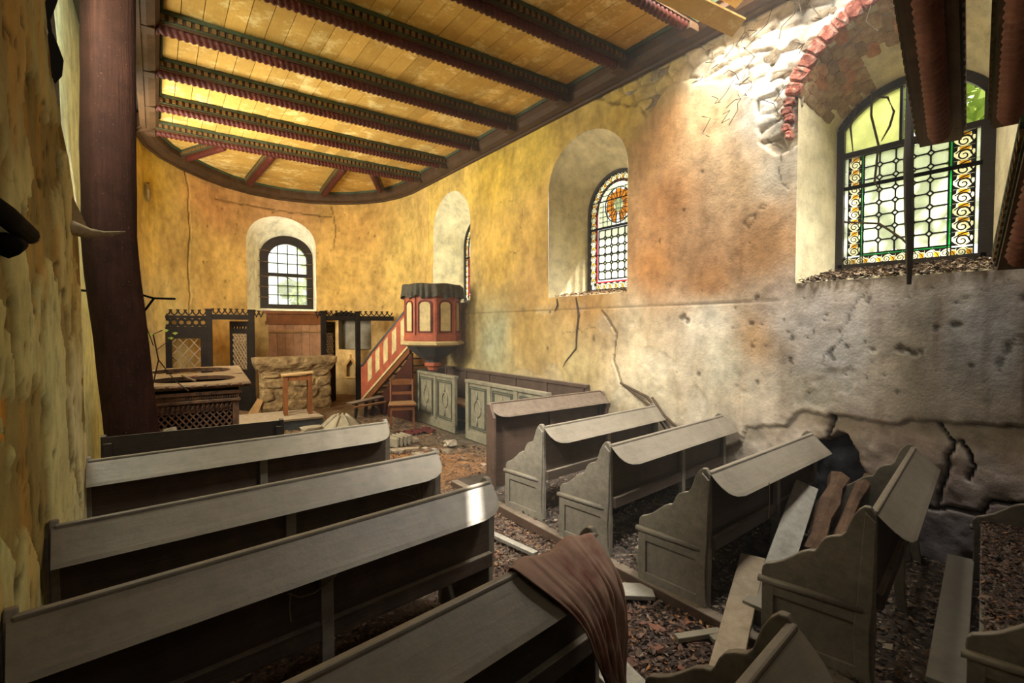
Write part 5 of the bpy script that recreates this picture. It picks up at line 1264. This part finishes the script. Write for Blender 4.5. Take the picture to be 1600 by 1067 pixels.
tag(strip, 'black sheet standing in for the dark gap at the broken left wall edge', 'dark gap')
tag(MB().tube([(-.46,3.72,3.9),(-.445,3.78,3.4),(-.44,3.8,2.9),(-.425,3.84,2.45)], [.012,.022,.024,.012], 5).obj('wood_batten', M['plank_grey']), 'grey splintered batten along the broken left wall edge', 'batten')
tag(MB().tube([(-.94,6.25,2.16),(-.13,6.2,2.12),(-.02,6.2,2.085),(.165,6.2,2.085)], .011, 6).tube([(-.10,6.2,1.95),(-.02,6.2,2.08)], .011, 6).obj('iron_bracket', M['black']), 'forked black iron bracket sticking out right of the column', 'bracket')
t = tag(MB().lathe([(.165,0),(.15,.04),(.05,.05)], 8).obj('wall_plate', M['dentil']), 'octagonal iron tie plate high on the yellow choir wall', 'plate')
x, y, z = ap3(.98, 4.02); t.location = (x+.02,y,z); t.rotation_euler = (0, R(90), 0)
t = thing('sprig', 'green-leaved seedling sprig growing beside the stove', 'plant', (-.05,6.35,1.1))
MB().tube([(.1,.2,.0),(0,0,.05),(.06,0,.35),(.02,.02,.62),(.10,.02,.66)], .007, 5).tube([(.06,0,.35),(.2,.02,.12),(.32,.04,.0)], .006, 5).tube([(.02,0,.5),(-.05,.0,.75)], .005, 5).tube([(.04,0,.45),(.15,0,.55),(.18,0,.62)], .004, 5).obj('stem', M['twig'], t)
for (x_, z_) in ((-.03,.62),(.10,.66),(.18,.63),(.14,.58),(-.05,.55)):
    MB().add([(x_,0,z_),(x_+.03,-.01,z_+.012),(x_+.055,0,z_+.002),(x_+.03,.01,z_-.02)], [(0,1,2),(0,2,3)]).obj('leaf', M['foliage'], t)

# ------------------------------------------------------------------ vines, roots, twigs
VN = [([(5.3,1.92,3.86),(5.29,1.97,3.66),(5.28,1.94,3.42)],'dark dry vine stem at the left of the window arch pane'),
      ([(5.28,1.80,3.92),(5.28,1.80,3.70),(5.28,1.74,3.42),(5.27,1.76,3.1),(5.28,1.72,3.0)],'long dry vine hanging down the middle of the arch pane'),
      ([(5.28,1.78,3.86),(5.28,1.68,3.82),(5.28,1.63,3.68),(5.28,1.66,3.56),(5.28,1.72,3.45)],'looping dry vine curling across the arch pane'),
      ([(5.28,2.0,2.78),(5.28,1.72,2.72),(5.28,1.55,2.56),(5.28,1.45,2.42)],'thin vine crossing the lower lattice panes of the large window')]
for pts, l in VN: tag(MB().tube(pts, [.010]*(len(pts)-1)+[.004], 5).obj('vine', M['twig']), l, 'vine', 'dry vines on the large window')
tag(MB().tube([(4.70,5.05,2.2),(4.685,4.98,1.95),(4.685,5.02,1.7),(4.685,5.03,1.5),(4.685,5.25,1.3),(4.685,5.3,1.22)], [.012,.016,.012,.009,.006,.003], 5).obj('root', M['twig']), 'dark root creeping down the wall below the middle window', 'root')
tag(MB().tube([(4.70,5.45,2.2),(4.685,5.42,2.1),(4.685,5.48,2.02)], [.01,.014,.006], 5).obj('root', M['twig']), 'short root tuft under the left corner of the middle window', 'root')
for i, (a, b, c) in enumerate((((4.66,4.2,1.10),(4.62,3.75,.98),(4.6,3.3,.55)),((4.66,4.15,1.08),(4.58,3.7,.90),(4.62,3.45,.60)),((4.64,3.7,.98),(4.6,3.5,.80),(4.6,3.18,.62)))):
    tag(MB().tube([a,b,c], [.014,.017,.010], 6).obj('twig', M['twig']), ('longest','middle','shortest')[i]+' of three bare twigs leaning on the wall behind the pews', 'twig', 'twigs leaning on the wall')
rr = random.Random(77)
tw = MB()
for i in range(40):
    y = rr.uniform(1.0,3.2); z = rr.uniform(3.9,4.9); p = V((4.66,y,z)); pts = [p]
    for _ in range(3): p = p+V((rr.uniform(-.03,.0),rr.uniform(-.12,.12),rr.uniform(-.14,.05))); pts.append(p)
    tw.tube(pts, .004, 4, False)
tag(tw.obj('dry_tendrils', M['twig']), 'tangle of thin dry tendrils over the exposed rubble', 'tendrils', kind='stuff')

# ------------------------------------------------------------------ litter
PAL = [(92,72,60),(110,86,70),(70,56,48),(128,100,80),(60,48,42),(104,82,70),(84,66,58),(96,70,56),(140,116,96),(72,60,54),(88,64,50),(120,104,90),(150,104,62)]
def scatter(name, label, n, area, seed, size=(.02,.05), zfn=fz, pal=PAL, cat='leaves'):
    rr = random.Random(seed); vs, fs, cs = [], [], []
    for i in range(n):
        x, y = area(rr); z = zfn(x, y)+rr.uniform(.002,.03); s = rr.uniform(*size)*(1.6 if rr.random() < .06 else 1)
        q = Matrix.Rotation(rr.uniform(0,6.3),3,'Z') @ Matrix.Rotation(rr.uniform(-.5,.5),3,'X') @ Matrix.Rotation(rr.uniform(-.5,.5),3,'Y')
        c = lin(np.array(rr.choice(pal))/255.)*rr.uniform(.5,1.3); k_ = len(vs); w = rr.uniform(.35,.7)
        for p in ((-1,0,.12),(-.1,w,-.05),(1,0,.18),(.0,-w,-.05)): vs.append(q @ V((p[0]*s,p[1]*s,p[2]*s))+V((x,y,z))); cs.append((*c,1))
        fs += [(k_,k_+1,k_+2),(k_,k_+2,k_+3)]
    m = MB().add(vs, fs); me = bpy.data.meshes.new(name); me.from_pydata(m.v, [], m.f); me.materials.append(M['leaves'])
    at = me.color_attributes.new('tint','FLOAT_COLOR','POINT'); at.data.foreach_set('color', np.array(cs).ravel())
    o = bpy.data.objects.new(name, me); COL.objects.link(o); return tag(o, label, cat, kind='stuff')
scatter('leaf_litter', 'brown leaf and rubbish litter covering the aisle floor', 15000, lambda r: (r.uniform(1.6,2.7), .7+4.2*r.random()**1.5), 1, (.008,.024))
scatter('leaf_litter', 'dark leaf litter on the platform between the right pews', 15000, lambda r: (r.uniform(2.72,4.66), .1+4.2*r.random()**1.2), 2, (.008,.022), lambda x,y: max(PZ, fz(x,y)), [(92,80,72),(70,58,50),(120,100,84),(140,124,104),(60,50,48),(104,78,56)])
scatter('leaf_litter', 'brown litter on the floor under the left pews', 7000, lambda r: (r.uniform(-.3,1.7), r.uniform(.8,5.1)), 3, (.008,.024))
scatter('leaf_litter', 'scattered litter on the choir floor', 4000, lambda r: (r.uniform(1.2,3.9), r.uniform(5,9.7)), 4, (.012,.035))
scatter('leaf_litter', 'dead leaves and crumbs along the large window sill', 3000, lambda r: (r.uniform(4.68,5.3), r.uniform(.78,2.12)), 5, (.008,.026), lambda x,y: 2.19+max(0,(x-4.7))*.22+.0, [(110,84,62),(150,124,98),(76,58,46),(186,164,138),(60,46,38)])
scatter('leaf_litter', 'pale crumbs and leaves along the middle window sill', 500, lambda r: (r.uniform(4.68,5.2), r.uniform(4.2,5.6)), 6, (.012,.03), lambda x,y: 2.22+max(0,(x-4.7))*.15, [(200,170,140),(160,110,80),(220,200,176),(110,84,62)])
scatter('leaf_litter', 'litter strewn along the seat of the lower right corner pew', 5500, lambda r: (lambda u,v: (2.92+1.72*u-.08*v, .06+.34*u+.06+.4*v))(r.random(), r.random()), 7, (.007,.018), lambda x,y: .456)
# tile shards and broken bricks on the aisle
rr = random.Random(15)
sh = []
for i in range(7):
    n = rr.randint(4,6); a = sorted(rr.uniform(0,2*pi) for _ in range(n)); a = [2*pi*j/n+rr.uniform(-.35,.35) for j in range(n)]
    sh.append(MB().prism([(.5*rr.uniform(.6,1)*cos(u), .36*rr.uniform(.6,1)*sin(u)) for u in a], lambda p,q,s:(p,q,(s-.5)*.14), 1).mesh('tile_shard', M['tile']))
for i in range(130):
    if i < 90: x, y = rr.uniform(1.75,2.62), 1.15+1.9*rr.random()**1.3
    elif i < 115: x, y = rr.uniform(1.9,2.65), rr.uniform(2.6,4.4)
    else: x, y = rr.uniform(2.9,3.5), rr.uniform(1.2,1.7)
    s = rr.uniform(.05,.13); o = bpy.data.objects.new('tile_shard', sh[i%7]); COL.objects.link(o)
    z = fz(x,y) if x < 2.66 else max(PZ,fz(x,y))
    o.location = (x, y, z+.02); o.rotation_euler = (rr.uniform(-.3,.3), rr.uniform(-.3,.3), rr.uniform(0,6.3)); o.scale = (s,s,s)
    tag(o, 'broken red-brown roof tile shard lying in the aisle litter', 'tile shard', 'broken tile shards in the aisle')
for i in range(14):
    x, y = rr.uniform(2.3,3.4), rr.uniform(6.2,7.6); s = rr.uniform(.06,.13)
    o = MB().blob((0,0,0),(s,s*.8,s*.5),.25,i,None,1).obj('rubble_lump', M['stone']); o.location = (x,y,fz(x,y)+s*.25)
    tag(o, 'small earthy rubble lump on the choir floor near the stalls', 'rubble', 'rubble lumps on the choir floor')
for i, (x, y, c) in enumerate(((3.75,.62,'yellow'),(3.9,.75,'small yellow'),(3.55,.6,'pale yellow'))):
    pass
# bright hanging cobweb under the second left pew's rest
for nm, pts in (('pale cobweb thread sagging on the back of the sunlit left pew', [(.42,2.17,.70),(.47,2.18,.665),(.53,2.19,.66),(.60,2.20,.69),(.66,2.21,.73)]),
        ('dusty cobweb string hanging straight down the back of the sunlit left pew', [(.43,2.17,.70),(.425,2.17,.64),(.43,2.17,.58)]),
        ('dusty cobweb string hanging from the rest of the pew beside the leaning plank', [(3.25,1.64,.78),(3.26,1.64,.66),(3.25,1.64,.54)])):
    tag(MB().tube(pts, .003, 4).obj('cobweb', M['web']), nm, 'cobweb')
rg = MB(); rgv = []
for i in range(17):
    for j in range(9):
        x, y = 3.25+.62*i/16, 7.62+.34*j/8; rgv.append((x+.05*sin(j*1.3), y+.05*sin(i*.9), fz(x,y)+.03+.03*sin(i*1.7+j)*sin(j*1.1+i*.4)))
rg.add(rgv, [(i*9+j,i*9+j+1,(i+1)*9+j+1,(i+1)*9+j) for i in range(16) for j in range(8)])
tag(rg.obj('rag', M['rag'], None, True), 'crumpled dark red rag on the floor in front of the wooden chair', 'rag')
wb = MB()
for i in range(9):
    u = i/8; wb.tube([(1.58,3.12,.80-.05*u),(1.58-.30*u,3.10-.02*u,.72-.02*u),(1.50-.1*u,3.08,.50+.15*u)], .0012, 3, False)
tag(wb.obj('cobweb', M['web']), 'dusty cobweb in the corner under the book rest of the second lit pew', 'cobweb')
